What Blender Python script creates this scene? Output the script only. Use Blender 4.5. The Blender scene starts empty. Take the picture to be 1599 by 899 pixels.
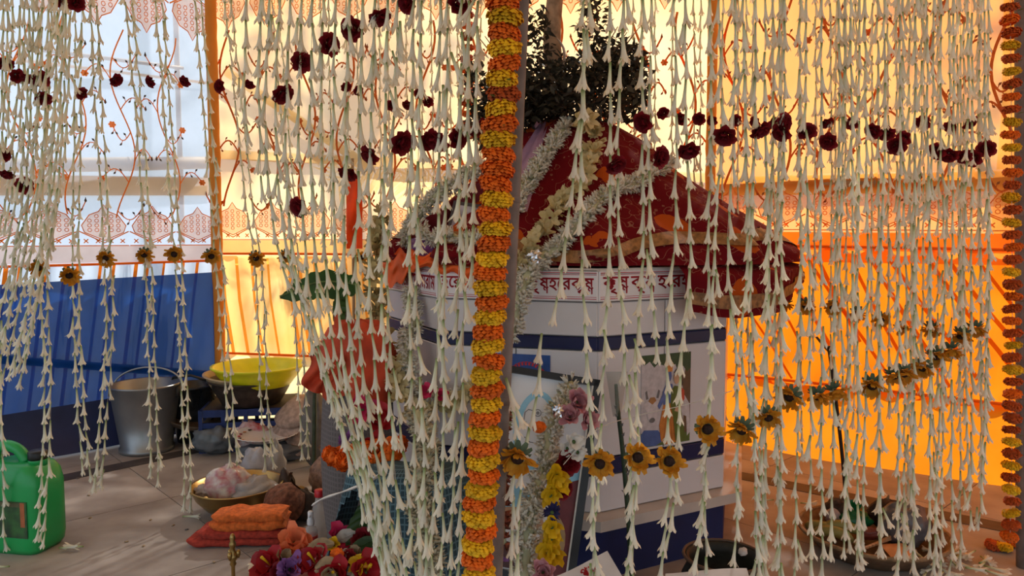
import bpy, bmesh, math, random
from mathutils import Vector, Matrix, Euler, Quaternion, noise
from mathutils.bvhtree import BVHTree
random.seed(7)
R = random.Random(11)
SC = bpy.context.scene
COL = SC.collection
PI = math.pi

# ------------------------------------------------------------------ camera
F_PX, CX, CY = 1163.0, 799.5, 449.5
CAM_H, PITCH = 0.90, math.atan(79.5 / 1163.0)
cam = bpy.data.cameras.new('camera')
cam.sensor_width = 36.0
cam.lens = 36.0 * F_PX / 1599.0
cam.clip_start = 0.05
cam_o = bpy.data.objects.new('camera', cam)
COL.objects.link(cam_o)
cam_o.location = (0, 0, CAM_H)
cam_o.rotation_euler = (PI / 2 - PITCH, 0, 0)
SC.camera = cam_o

# ------------------------------------------------------------------ sky, sun, exposure
world = bpy.data.worlds.new('sky')
SC.world = world
world.use_nodes = True
bg = world.node_tree.nodes['Background']
bg.inputs['Color'].default_value = (0.72, 0.87, 1.0, 1)
bg.inputs['Strength'].default_value = 0.95
sun = bpy.data.lights.new('sun', 'SUN')
sun.energy = 6.5
sun.angle = 0.03
sun.color = (1.0, 0.95, 0.86)
sun_o = bpy.data.objects.new('sun', sun)
COL.objects.link(sun_o)
SUN_FROM = Vector((0.38, 0.80, 0.80)).normalized()
sun_o.rotation_euler = SUN_FROM.to_track_quat('Z', 'Y').to_euler()
sun_o.location = SUN_FROM * 12
vs = SC.view_settings
vs.view_transform = 'Standard'
vs.look = 'None'
vs.exposure = 0.28
vs.gamma = 1.0
vs.use_curve_mapping = False
SC.cycles.max_bounces = 8
SC.cycles.transparent_max_bounces = 16
SC.cycles.sample_clamp_indirect = 6.0

# ------------------------------------------------------------------ pixel helpers (photo frame 1599 x 899)
FWD = Vector((0, math.cos(PITCH), -math.sin(PITCH)))
UPV = Vector((0, math.sin(PITCH), math.cos(PITCH)))
EYE = Vector((0, 0, CAM_H))
def ray(px, py):
    return Vector((1, 0, 0)) * ((px - CX) / F_PX) + UPV * ((CY - py) / F_PX) + FWD
def P(px, py, Y):
    r = ray(px, py)
    return EYE + r * (Y / r.y)
def G(px, py, z=0.0):
    r = ray(px, py)
    return EYE + r * ((z - CAM_H) / r.z)
def on_plane(px, py, a, b, off=0.0):
    d = Vector((b[0] - a[0], b[1] - a[1], 0)).normalized()
    n = Vector((-d.y, d.x, 0))
    r = ray(px, py)
    t = (n.dot(Vector((a[0], a[1], 0)) - EYE) + off) / n.dot(r)
    return EYE + r * t

# ------------------------------------------------------------------ materials
MATS = {}
def nt(name):
    m = bpy.data.materials.new(name)
    m.use_nodes = True
    t = m.node_tree
    return m, t, t.nodes, t.links
def rgba(c):
    return (c[0], c[1], c[2], 1.0)
def mat(name, col, rough=0.6, metal=0.0, var=0.15, scale=30.0, trans=0.0, alpha=1.0, bump=0.0, col2=None, spec=0.4, coat=0.0, rnd=0.0):
    """plain procedural surface: colour with a little noise, optional translucency, see-through share and relief"""
    if name in MATS:
        return MATS[name]
    m, t, N, L = nt(name)
    b = N['Principled BSDF']
    out = N['Material Output']
    tc = N.new('ShaderNodeTexCoord')
    nz = N.new('ShaderNodeTexNoise'); nz.inputs['Scale'].default_value = scale; nz.inputs['Detail'].default_value = 4
    L.new(tc.outputs['Object'], nz.inputs['Vector'])
    rp = N.new('ShaderNodeValToRGB')
    c2 = col2 or tuple(min(1, c * (1 + var)) for c in col)
    c1 = col if col2 else tuple(c * (1 - var) for c in col)
    rp.color_ramp.elements[0].color = rgba(c1); rp.color_ramp.elements[0].position = 0.35
    rp.color_ramp.elements[1].color = rgba(c2); rp.color_ramp.elements[1].position = 0.65
    L.new(nz.outputs['Fac'], rp.inputs['Fac'])
    csock = rp.outputs['Color']
    if rnd:
        oi = N.new('ShaderNodeObjectInfo')
        hs = N.new('ShaderNodeHueSaturation')
        mr = N.new('ShaderNodeMapRange'); mr.inputs['To Min'].default_value = 1 - rnd; mr.inputs['To Max'].default_value = 1 + rnd
        L.new(oi.outputs['Random'], mr.inputs['Value']); L.new(mr.outputs['Result'], hs.inputs['Value'])
        L.new(csock, hs.inputs['Color']); csock = hs.outputs['Color']
    L.new(csock, b.inputs['Base Color'])
    b.inputs['Roughness'].default_value = rough
    b.inputs['Metallic'].default_value = metal
    b.inputs['Specular IOR Level'].default_value = spec
    b.inputs['Coat Weight'].default_value = coat
    if bump:
        bp = N.new('ShaderNodeBump'); bp.inputs['Strength'].default_value = bump; bp.inputs['Distance'].default_value = 0.004
        L.new(nz.outputs['Fac'], bp.inputs['Height']); L.new(bp.outputs['Normal'], b.inputs['Normal'])
    sh = b.outputs['BSDF']
    if trans:
        tr = N.new('ShaderNodeBsdfTranslucent'); L.new(csock, tr.inputs['Color'])
        mx = N.new('ShaderNodeMixShader'); mx.inputs['Fac'].default_value = trans
        L.new(sh, mx.inputs[1]); L.new(tr.outputs['BSDF'], mx.inputs[2]); sh = mx.outputs['Shader']
    if alpha < 1:
        tp = N.new('ShaderNodeBsdfTransparent')
        mx = N.new('ShaderNodeMixShader'); mx.inputs['Fac'].default_value = alpha
        L.new(tp.outputs['BSDF'], mx.inputs[1]); L.new(sh, mx.inputs[2]); sh = mx.outputs['Shader']
    L.new(sh, out.inputs['Surface'])
    MATS[name] = m
    return m
def ramp_mat(name, stops, rough=0.6, trans=0.2, axis='Z', rnd=0.0):
    """colour along the object's own length (generated coordinate): green stem to white petals and the like"""
    if name in MATS:
        return MATS[name]
    m, t, N, L = nt(name)
    b = N['Principled BSDF']; out = N['Material Output']
    tc = N.new('ShaderNodeTexCoord'); sp = N.new('ShaderNodeSeparateXYZ'); rp = N.new('ShaderNodeValToRGB')
    L.new(tc.outputs['Generated'], sp.inputs[0]); L.new(sp.outputs[axis], rp.inputs['Fac'])
    e = rp.color_ramp.elements
    while len(e) < len(stops):
        e.new(0.5)
    for k, (p, c) in enumerate(stops):
        e[k].position = p; e[k].color = rgba(c)
    cs = rp.outputs['Color']
    if rnd:
        oi = N.new('ShaderNodeObjectInfo'); hs = N.new('ShaderNodeHueSaturation')
        mr = N.new('ShaderNodeMapRange'); mr.inputs['To Min'].default_value = 1 - rnd; mr.inputs['To Max'].default_value = 1 + rnd * 0.4
        L.new(oi.outputs['Random'], mr.inputs['Value']); L.new(mr.outputs['Result'], hs.inputs['Value'])
        L.new(cs, hs.inputs['Color']); cs = hs.outputs['Color']
    L.new(cs, b.inputs['Base Color']); b.inputs['Roughness'].default_value = rough
    tr = N.new('ShaderNodeBsdfTranslucent'); L.new(cs, tr.inputs['Color'])
    mx = N.new('ShaderNodeMixShader'); mx.inputs['Fac'].default_value = trans
    L.new(b.outputs['BSDF'], mx.inputs[1]); L.new(tr.outputs['BSDF'], mx.inputs[2]); L.new(mx.outputs['Shader'], out.inputs['Surface'])
    MATS[name] = m
    return m
def check_mat(name, base, line, sx=60.0, sy=60.0, wide=0.2, trans=0.0, rough=0.85):
    """woven check: two line families over a base colour, in UV space"""
    if name in MATS:
        return MATS[name]
    m, t, N, L = nt(name)
    b = N['Principled BSDF']
    uv = N.new('ShaderNodeUVMap'); sp = N.new('ShaderNodeSeparateXYZ'); L.new(uv.outputs['UV'], sp.inputs[0])
    fac = []
    for ax, s in (('X', sx), ('Y', sy)):
        ml = N.new('ShaderNodeMath'); ml.operation = 'MULTIPLY'; ml.inputs[1].default_value = s
        fr = N.new('ShaderNodeMath'); fr.operation = 'FRACT'
        lt = N.new('ShaderNodeMath'); lt.operation = 'LESS_THAN'; lt.inputs[1].default_value = wide
        L.new(sp.outputs[ax], ml.inputs[0]); L.new(ml.outputs[0], fr.inputs[0]); L.new(fr.outputs[0], lt.inputs[0]); fac.append(lt)
    mxm = N.new('ShaderNodeMath'); mxm.operation = 'MAXIMUM'
    L.new(fac[0].outputs[0], mxm.inputs[0]); L.new(fac[1].outputs[0], mxm.inputs[1])
    mc = N.new('ShaderNodeMix'); mc.data_type = 'RGBA'
    mc.inputs['A'].default_value = rgba(base); mc.inputs['B'].default_value = rgba(line)
    L.new(mxm.outputs[0], mc.inputs['Factor']); L.new(mc.outputs['Result'], b.inputs['Base Color'])
    b.inputs['Roughness'].default_value = rough
    MATS[name] = m
    return m

# ------------------------------------------------------------------ mesh builder
class MB:
    def __init__(s):
        s.v = []; s.f = []; s.m = []; s.uv = []
    def add(s, vs, fs, mi=0, uvs=None):
        o = len(s.v); s.v += [tuple(v) for v in vs]
        s.uv += (uvs if uvs else [(0.0, 0.0)] * len(vs))
        for f in fs:
            s.f.append(tuple(i + o for i in f)); s.m.append(mi)
        return s
    def box(s, c, d, mi=0, M=None):
        x, y, z = d[0] / 2, d[1] / 2, d[2] / 2
        vs = [Vector((c[0] + a * x, c[1] + b * y, c[2] + e * z)) for a in (-1, 1) for b in (-1, 1) for e in (-1, 1)]
        if M: vs = [M @ v for v in vs]
        return s.add(vs, [(0, 1, 3, 2), (4, 6, 7, 5), (0, 4, 5, 1), (2, 3, 7, 6), (0, 2, 6, 4), (1, 5, 7, 3)], mi)
    def prism(s, pts, z0, z1, mi=0):
        n = len(pts)
        vs = [(p[0], p[1], z0) for p in pts] + [(p[0], p[1], z1) for p in pts]
        fs = [tuple(range(n - 1, -1, -1)), tuple(range(n, 2 * n))] + [(i, (i + 1) % n, n + (i + 1) % n, n + i) for i in range(n)]
        return s.add(vs, fs, mi)
    def tube(s, path, rad, n=6, mi=0, cap=True, flat=1.0):
        path = [Vector(p) for p in path]
        k = len(path)
        rad = rad if isinstance(rad, (list, tuple)) else [rad] * k
        vs, fs, uvs = [], [], []
        prev = None; acc = 0.0
        for i, p in enumerate(path):
            d = (path[min(i + 1, k - 1)] - path[max(i - 1, 0)])
            d = d.normalized() if d.length > 1e-9 else Vector((0, 0, 1))
            if prev is None:
                up = Vector((0, 0, 1)) if abs(d.z) < 0.9 else Vector((1, 0, 0))
                a = d.cross(up).normalized()
            else:
                a = (prev - d * prev.dot(d)).normalized()
            prev = a; b = d.cross(a)
            if i: acc += (p - path[i - 1]).length
            for j in range(n):
                t = 2 * PI * j / n
                vs.append(p + (a * math.cos(t) + b * math.sin(t) * flat) * rad[i]); uvs.append((j / n, acc))
        for i in range(k - 1):
            for j in range(n):
                fs.append((i * n + j, i * n + (j + 1) % n, (i + 1) * n + (j + 1) % n, (i + 1) * n + j))
        if cap:
            fs.append(tuple(range(n - 1, -1, -1))); fs.append(tuple((k - 1) * n + j for j in range(n)))
        return s.add(vs, fs, mi, uvs)
    def lathe(s, prof, n=24, c=(0, 0, 0), mi=0, wob=None, M=None):
        vs, fs, uvs = [], [], []
        for i, (r, z) in enumerate(prof):
            for j in range(n):
                t = 2 * PI * j / n
                rr = r * (wob(t, i) if wob else 1)
                v = Vector((rr * math.cos(t), rr * math.sin(t), z))
                if M: v = M @ v
                vs.append(v + Vector(c)); uvs.append((j / n, i / max(1, len(prof) - 1)))
        for i in range(len(prof) - 1):
            for j in range(n):
                fs.append((i * n + j, i * n + (j + 1) % n, (i + 1) * n + (j + 1) % n, (i + 1) * n + j))
        if prof[0][0] > 1e-4: fs.append(tuple(range(n - 1, -1, -1)))
        if prof[-1][0] > 1e-4: fs.append(tuple((len(prof) - 1) * n + j for j in range(n)))
        return s.add(vs, fs, mi, uvs)
    def grid(s, fn, nu, nv, mi=0, closed=False, keep=None):
        vs, uvs, fs = [], [], []
        cu = nu if closed else nu + 1
        for i in range(cu):
            for j in range(nv + 1):
                u, v = i / nu, j / nv
                vs.append(fn(u, v)); uvs.append((u, v))
        for i in range(nu):
            for j in range(nv):
                if keep and not keep((i + .5) / nu, (j + .5) / nv): continue
                i2 = (i + 1) % cu
                fs.append((i * (nv + 1) + j, i2 * (nv + 1) + j, i2 * (nv + 1) + j + 1, i * (nv + 1) + j + 1))
        return s.add(vs, fs, mi, uvs)
    def ball(s, c, r, nu=14, nv=9, amp=0.0, fr=3.0, seed=0, mi=0, M=None):
        r = r if isinstance(r, (tuple, list)) else (r, r, r)
        def fn(u, v):
            t, f = 2 * PI * u, PI * v
            d = Vector((math.sin(f) * math.cos(t), math.sin(f) * math.sin(t), -math.cos(f)))
            k = 1 + amp * noise.noise(d * fr + Vector((seed * 7.3, seed * 3.1, 0))) + amp * .5 * noise.noise(d * fr * 2.7 + Vector((0, seed * 5.1, 2)))
            q = Vector((d.x * r[0], d.y * r[1], d.z * r[2])) * k
            if M: q = M @ q
            return q + Vector(c)
        return s.grid(fn, nu, nv, mi, closed=True)
    def ribbon(s, pts, w, mi=0, y=0.0):
        """flat strip in the local XZ plane"""
        n = len(pts); vs, fs = [], []
        for i, p in enumerate(pts):
            a = pts[max(0, i - 1)]; b = pts[min(n - 1, i + 1)]
            dx, dz = b[0] - a[0], b[1] - a[1]; l = math.hypot(dx, dz) or 1
            nx, nz = -dz / l * w / 2, dx / l * w / 2
            vs += [(p[0] + nx, y, p[1] + nz), (p[0] - nx, y, p[1] - nz)]
        for i in range(n - 1):
            fs.append((2 * i, 2 * i + 1, 2 * i + 3, 2 * i + 2))
        return s.add(vs, fs, mi)
    def poly(s, pts, y=0.0, mi=0):
        return s.add([(p[0], y, p[1]) for p in pts], [tuple(range(len(pts)))], mi)
    def mesh(s, name, mats, smooth=True):
        me = bpy.data.meshes.new(name)
        me.from_pydata(s.v, [], s.f)
        for m in (mats if isinstance(mats, (list, tuple)) else [mats]):
            me.materials.append(m)
        me.polygons.foreach_set('material_index', s.m)
        me.polygons.foreach_set('use_smooth', [smooth] * len(s.f))
        if any(u != (0.0, 0.0) for u in s.uv):
            ul = me.uv_layers.new(name='UVMap')
            idx = [0] * len(me.loops); me.loops.foreach_get('vertex_index', idx)
            ul.data.foreach_set('uv', [c for i in idx for c in s.uv[i]])
        me.update()
        return me
    def build(s, name, mats, parent=None, loc=None, rot=None, smooth=True):
        return put(name, s.mesh(name, mats, smooth), parent, loc, rot)
def put(name, me, parent=None, loc=None, rot=None, scale=None):
    o = bpy.data.objects.new(name, me)
    COL.objects.link(o)
    if parent is not None: o.parent = parent
    if loc is not None: o.location = loc
    if rot is not None:
        if isinstance(rot, Quaternion):
            o.rotation_mode = 'QUATERNION'; o.rotation_quaternion = rot
        else:
            o.rotation_euler = rot
    if scale is not None: o.scale = scale if isinstance(scale, (tuple, list, Vector)) else (scale,) * 3
    return o
def tag(o, label, cat, group=None):
    o['label'] = label; o['category'] = cat
    if group: o['group'] = group
    return o
def thing(name, label, cat, loc=(0, 0, 0), rz=0.0, group=None):
    o = bpy.data.objects.new(name, None)
    o.empty_display_size = 0.02
    COL.objects.link(o); o.location = loc; o.rotation_euler = (0, 0, rz)
    return tag(o, label, cat, group)
def structure(o):
    o['kind'] = 'structure'; return o
def stuff(o):
    o['kind'] = 'stuff'; return o
def smooth_path(pts, n=6):
    pts = [Vector(p) for p in pts]
    out = []
    for i in range(len(pts) - 1):
        p0 = pts[max(0, i - 1)]; p1 = pts[i]; p2 = pts[i + 1]; p3 = pts[min(len(pts) - 1, i + 2)]
        for k in range(n):
            t = k / n
            out.append(0.5 * ((2 * p1) + (p2 - p0) * t + (2 * p0 - 5 * p1 + 4 * p2 - p3) * t * t + (3 * p1 - p0 - 3 * p2 + p3) * t ** 3))
    out.append(pts[-1]); return out
def resample(path, step):
    out = [path[0].copy()]; need = step
    for a, b in zip(path, path[1:]):
        l = (b - a).length; pos = 0
        while l - pos >= need and l > 0:
            pos += need; out.append(a.lerp(b, pos / l)); need = step
        need -= (l - pos)
    return out
ORD = 'first second third fourth fifth sixth seventh eighth ninth tenth eleventh twelfth thirteenth fourteenth fifteenth sixteenth seventeenth eighteenth nineteenth twentieth'.split()
def ordinal(n):
    if n <= 20: return ORD[n - 1]
    t = {2: 'twenty', 3: 'thirty', 4: 'forty', 5: 'fifty'}[n // 10]
    if n % 10 == 0: return {2: 'twentieth', 3: 'thirtieth', 4: 'fortieth', 5: 'fiftieth'}[n // 10]
    return t + '-' + ORD[n % 10 - 1]

# ================================================================== SETTING
# ---- materials of the place
m_marble = mat('marble_slab', (0.26, 0.225, 0.205), 0.55, var=0.0, scale=5.0, col2=(0.41, 0.365, 0.335), rnd=0.07, spec=0.25)
m_grout = mat('grout', (0.20, 0.17, 0.15), 0.8)
m_strip = mat('dark_stone', (0.06, 0.05, 0.048), 0.6, var=0.25, scale=12)
m_earth = mat('earth', (0.42, 0.34, 0.25), 0.95, var=0.2, scale=2)
def cloth(name, col, trans=0.62, alpha=1.0, var=0.05, scale=9.0, col2=None):
    return mat(name, col, 0.9, var=var, scale=scale, trans=trans, alpha=alpha, col2=col2, spec=0.1)
c_white = cloth('white_net_cloth', (0.62, 0.74, 0.95), 0.6, 0.62)
c_pinkhem = cloth('pale_pink_hem', (0.86, 0.74, 0.70), 0.55)
c_sky = cloth('pale_blue_pleats', (0.62, 0.74, 0.90), 0.6)
c_blue = cloth('blue_tarp', (0.005, 0.055, 0.25), 0.60, 0.95, var=0.12, scale=5)
c_blueshade = mat('shaded_blue_tarp', (0.012, 0.022, 0.085), 0.45, var=0.2, scale=8)  # same blue tarp where no light comes through; its shade is put into the colour
c_cream = cloth('cream_net_cloth', (1.0, 0.56, 0.17), 0.64, 0.82, scale=2.2, col2=(1.0, 0.72, 0.36))
c_creamhem = cloth('cream_hem', (1.0, 0.74, 0.38), 0.6)
c_gold = cloth('yellow_pleats', (0.95, 0.52, 0.15), 0.56, scale=4, col2=(0.98, 0.64, 0.26))
c_amber = cloth('amber_net_cloth', (0.92, 0.30, 0.03), 0.60, 0.90, scale=2.0, col2=(0.98, 0.42, 0.085))
c_amberhem = cloth('amber_hem', (1.0, 0.36, 0.04), 0.6)
c_orange = cloth('orange_pleats', (0.82, 0.20, 0.005), 0.50, scale=4, col2=(0.86, 0.25, 0.012))
c_piping = cloth('orange_piping', (0.95, 0.24, 0.02), 0.35)
c_roof = cloth('roof_cloth', (0.62, 0.42, 0.24), 0.18)
m_vine = mat('orange_embroidery', (0.80, 0.22, 0.04), 0.8, trans=0.3)
m_leafdot = mat('dark_embroidery', (0.06, 0.05, 0.05), 0.8)
m_lace = mat('peach_lace', (0.92, 0.50, 0.26), 0.85, trans=0.5, alpha=0.55)
m_bamboo = mat('bamboo', (0.36, 0.22, 0.10), 0.55, var=0.3, scale=14)
m_paleb = mat('pale_bamboo', (0.62, 0.46, 0.26), 0.6, var=0.2, scale=14)

# ---- ground and floor
structure(MB().box((0, 3, -0.06), (60, 60, 0.02)).build('ground', m_earth))
floor = structure(MB().box((0, 1.2, -0.027), (9.6, 8.6, 0.046)).build('floor', m_grout))
FA = math.radians(43)
slab_me = MB().box((0, 0, -0.006), (0.617, 0.617, 0.012)).mesh('slab', m_marble, False)
for i in range(-9, 10):
    for j in range(-9, 10):
        x = i * 0.62; y = j * 0.62
        X = 0.1 + x * math.cos(FA) - y * math.sin(FA); Y = 1.6 + x * math.sin(FA) + y * math.cos(FA)
        if -3.6 < X < 3.6 and -0.4 < Y < 4.6:
            put('slab', slab_me, floor, (X, Y, 0), (0, 0, FA))

# ---- tent walls: local X along the wall, local +Y outwards, Z up
WA, WB = Vector((-1.42, 3.60, 0)), Vector((0.86, 3.24, 0))
dl = Vector((0.73, 0.684, 0)).normalized()
WL0 = WA - dl * 2.6
dr = Vector((0.85, -0.56, 0)).normalized()
ROOF_Z = 2.34
def wall_root(name, a, b):
    o = bpy.data.objects.new(name, None); COL.objects.link(o)
    o.location = a; o.rotation_euler = (0, 0, math.atan2(b.y - a.y, b.x - a.x))
    return structure(o)
wall_left = wall_root('wall_left', WL0, WA)
wall_back = wall_root('wall_back', WA, WB)
WR1 = WB + dr * 4.0
wall_right = wall_root('wall_right', WB, WR1)
LL, LB_, LR = 2.6, (WB - WA).length, 4.0
def sheet(name, root, m, u0, u1, z0, z1, off=0.0, amp=0.006, fr=7.0, pleat=0.0, pf=40.0, slant=0.0, nu=60, nv=6, tilt=0.0, seed=0.0, sag=0.0):
    def fn(a, v):
        u = u0 + (u1 - u0) * a
        z = z0 + (z1 - z0) * v + sag * math.sin(a * PI * 2.3 + seed) * 0.5 + tilt * (a - 0.5)
        y = off + amp * noise.noise(Vector((u * fr * 0.4, z * 2.0, seed)))
        if pleat: y += pleat * math.sin((u + slant * (z - z0)) * pf) + pleat * .6 * noise.noise(Vector(((u + slant * (z - z0)) * pf * .45, z * .8, 3)))
        return (u, y, z)
    return MB().grid(fn, nu, nv).build(name, m, root)
# white side with the blue tarp
sheet('net_cloth', wall_left, c_white, 0, LL, 0.78, ROOF_Z, amp=0.02)
sheet('hem_band', wall_left, c_pinkhem, 0, LL, 0.79, 0.862, off=-0.012, nv=2)
sheet('pleated_cloth', wall_left, c_sky, 0, LL, 0.06, 0.785, off=0.012, pleat=0.010, pf=62, slant=-0.25, nu=200)
def piping(root, u0, u1, z, tilt=0.0, off=-0.016, r=0.006, sag=0.0):
    pts = [(u0 + (u1 - u0) * k / 24, off, z + tilt * (k / 24 - .5) + sag * math.sin(k / 24 * 7)) for k in range(25)]
    MB().tube(pts, r, 6).build('piping', c_piping, root)
piping(wall_left, 0, LL, 0.785, sag=0.004)
sheet('tan_band', wall_left, cloth('tan_band', (0.80, 0.50, 0.24), 0.55), 0, LL, 1.05, 1.135, off=0.018, nv=2, tilt=0.10)
sheet('tan_band', wall_left, cloth('tan_band', (0.80, 0.50, 0.24), 0.55), 0, LL, 1.60, 1.612, off=0.018, nv=2, tilt=0.05)
for k in range(36):
    u = 0.05 + k * 0.07 + R.uniform(-.012, .012)
    pl = [(u - 0.10 * t, -0.002, 0.785 - 0.70 * t) for t in (0, .2, .5, 1)]
    MB().ribbon([(p[0], p[2]) for p in pl], R.uniform(.010, .018), 0, -0.004).build('pleat_stripe', c_piping, wall_left)
sheet('blue_tarp_sheet', wall_left, c_blue, 0, LL, 0.17, 0.70, off=-0.055, amp=0.006, pleat=0.004, pf=30, slant=-.3, nu=150, tilt=0.07)
tarp_z0 = 0.17
def skirt(u, v):
    x = LL * u
    w = 0.012 * math.sin(x * 9) + 0.01 * noise.noise(Vector((x * 4, v * 3, 1)))
    return (x, -0.062 - 0.07 * v ** 1.5 + w * v, (0.145 + .06 * u) * (1 - v) ** 1.2 + 0.006)
MB().grid(skirt, 60, 6).build('tarp_skirt', c_blueshade, wall_left)
# cream rear
sheet('net_cloth', wall_back, c_cream, 0, LB_, 0.80, ROOF_Z, amp=0.03)
sheet('hem_band', wall_back, c_creamhem, 0, LB_, 0.815, 0.885, off=-0.014, nv=2)
piping(wall_back, 0, LB_, 0.81, tilt=-0.02, sag=0.005)
sheet('pleated_cloth', wall_back, c_gold, 0, LB_, 0.325, 0.81, off=0.01, pleat=0.022, pf=44, slant=0.12, nu=260)
for k in range(30):
    u = 0.04 + k * 0.078 + R.uniform(-.02, .02)
    MB().ribbon([(u, .80), (u + .012, .6), (u + .05, .34)], R.uniform(.008, .02), 0, -0.016).build('pleat_stripe', cloth('amber_pleat_stripe', (1.0, 0.50, 0.10), 0.6), wall_back)
piping(wall_back, 0, LB_, 0.33, tilt=-0.02)
sheet('lower_cloth', wall_back, c_creamhem, 0, LB_, 0.0, 0.33, off=0.0, amp=0.03)
# orange side
sheet('net_cloth', wall_right, c_amber, 0, LR, 0.80, ROOF_Z, amp=0.03)
sheet('hem_band', wall_right, c_amberhem, 0, LR, 0.83, 0.90, off=-0.014, nv=2, tilt=-0.05)
piping(wall_right, 0, LR, 0.835, tilt=-0.06, sag=0.006)
sheet('pleated_cloth', wall_right, c_orange, 0, LR, 0.27, 0.85, off=0.012, pleat=0.026, pf=38, slant=-0.62, nu=260, tilt=-0.04)
for k in range(44):
    u = 0.03 + k * 0.088 + R.uniform(-.03, .03); ln = R.uniform(.6, 1.0); dx = R.uniform(.26, .40)
    MB().ribbon([(u, .81), (u + dx * .35 * ln, .81 - .19 * ln), (u + dx * .7 * ln, .81 - .36 * ln), (u + dx * ln, .81 - .52 * ln)], R.uniform(.006, .016), 0, -0.020).build('pleat_stripe', cloth('fold_shade_stripe', (0.84, 0.205, 0.006), 0.42), wall_right)  # darker ribbons put the shade of the diagonal folds into colour
piping(wall_right, 0, LR, 0.285, tilt=-0.05, sag=0.008)
sheet('lower_cloth', wall_right, c_orange, 0, LR, 0.0, 0.30, off=0.0, amp=0.05, pleat=.006, pf=14, slant=1.4, nu=90)
# roof cloth, ending at the wall tops
def roof_edge(x):
    if x < WA.x: return max(.2, WA.y + (x - WA.x) * dl.y / dl.x)
    if x < WB.x: return WA.y + (x - WA.x) * (WB.y - WA.y) / (WB.x - WA.x)
    return max(.2, WB.y + (x - WB.x) * dr.y / dr.x)
def roof(u, v):
    x = -3.35 + 7.55 * u; y = -2.2 + (roof_edge(x) + 2.2) * v
    return (x, y, ROOF_Z + 0.02 + 0.05 * noise.noise(Vector((x * .8, y * .8, 0))))
structure(MB().grid(roof, 40, 24).build('ceiling', c_roof))

# ---- embroidery on the net cloths
def circle(cx, cz, r, n=10, a0=0, a1=2 * PI):
    return [(cx + r * math.cos(a0 + (a1 - a0) * k / n), cz + r * math.sin(a0 + (a1 - a0) * k / n)) for k in range(n + 1)]
def vine_mesh(seed, fat=1.0, mv=None):
    r = random.Random(seed); mb = MB()
    H = 0.86
    main = [(0.045 * math.sin(z * 9 + seed) , z) for z in [H * k / 26 for k in range(27)]]
    mb.ribbon(main, 0.006 * fat)
    for k in range(7):
        z = 0.06 + k * 0.115; i = int(z / H * 26); x0, z0 = main[i]
        sgn = 1 if k % 2 else -1
        L = r.uniform(.07, .11)
        br = [(x0 + sgn * L * t, z0 + .05 * math.sin(t * 3.3) * (1 if k % 3 else -1.0) + 0.02 * t) for t in [q / 9 for q in range(10)]]
        mb.ribbon(br, 0.0045 * fat)
        for q in range(2, 10, 2):
            bx, bz = br[q]; s2 = 1 if q % 4 else -1
            mb.ribbon([(bx, bz), (bx + .006, bz + s2 * .014)], 0.003)
            mb.poly([(bx + .002, bz + s2 * .012), (bx + .011, bz + s2 * .014), (bx + .014, bz + s2 * .024), (bx + .005, bz + s2 * .022)], 0, 1)
        bx, bz = br[-1]
        if k % 2:
            for j in range(6):
                a = j * PI / 3
                mb.poly(circle(bx + .010 * math.cos(a), bz + .010 * math.sin(a), .0062, 6)[:-1], 0, 0)
            mb.poly(circle(bx, bz, .006, 6)[:-1], -0.001, 0)
        else:
            mb.poly([(bx - .005, bz), (bx, bz + .018), (bx + .006, bz), (bx, bz - .008)], 0, 1)
    return mb.mesh('embroidered_vine', [mv or m_vine, m_leafdot if mv is None else mat('brown_embroidery', (.30, .08, .02), .8)])
VINES = [vine_mesh(k) for k in range(3)]
VINES2 = [vine_mesh(k + 5, 1.7, mat('rust_embroidery', (0.62, 0.13, 0.015), 0.8, trans=0.1)) for k in range(3)]
def lace_mesh():
    """one scallop of the lace band, 0.19 wide: pointed fan of loops over a zigzag and small crosses"""
    mb = MB(); w = 0.19
    fan = [(-.075, .045), (-.085, .075), (-.055, .12), (-.02, .135), (0, .165), (.02, .135), (.055, .12), (.085, .075), (.075, .045), (0, .01)]
    mb.poly(fan, 0.0, 1)
    mb.ribbon(fan + fan[:1], 0.004, 0, -.001)
    for sx in (-.055, -.028, 0, .028, .055):
        for k in range(int(5 - abs(sx) * 28)):
            mb.ribbon(circle(sx, .055 + k * .020 - (0 if sx else .012), .0075, 8), .0028, 0, -.001)
    mb.ribbon([(-w / 2, .05), (0, .0), (w / 2, .05)], .005, 0, -.001)
    mb.ribbon([(-w / 2, -.012), (w / 2, -.012)], .004, 0, -.001)
    for cx in (-.07, -.025, .025, .07):
        for a in range(4):
            mb.ribbon([(cx, .008), (cx + .012 * math.cos(a * PI / 2 + .78), .008 + .012 * math.sin(a * PI / 2 + .78))], .0045, 0, -.001)
    return mb.mesh('lace_motif', [m_vine, m_lace])
LACE = lace_mesh()
def embroider(root, length, zl, zv, ztop, off=-0.022, tilt=0.0, vs=1.0, vn=None):
    n = int(length / 0.20)
    for k in range(n):
        u = 0.1 + k * 0.20
        put('lace_motif', LACE, root, (u, off, zl + tilt * (u / length - .5)), None, (1.03, 1, 1))
        put('lace_motif', LACE, root, (u, off, ztop), None, (1.03, 1, -1.3))
    n = int(length / 0.19)
    for k in range(n):
        u = 0.1 + k * 0.19
        put('embroidered_vine', (vn or VINES)[k % 3], root, (u, off - .002, zv + R.uniform(-.01, .01)), None, (-vs if k % 4 > 1 else vs, 1, 0.95))
embroider(wall_left, LL, 0.875, 0.99, 2.02)
embroider(wall_back, LB_, 0.90, 1.04, 2.08, off=-0.034, vn=VINES2)
embroider(wall_right, LR, 0.925, 1.06, 2.06, off=-0.034, tilt=-0.04, vn=VINES2)

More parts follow.
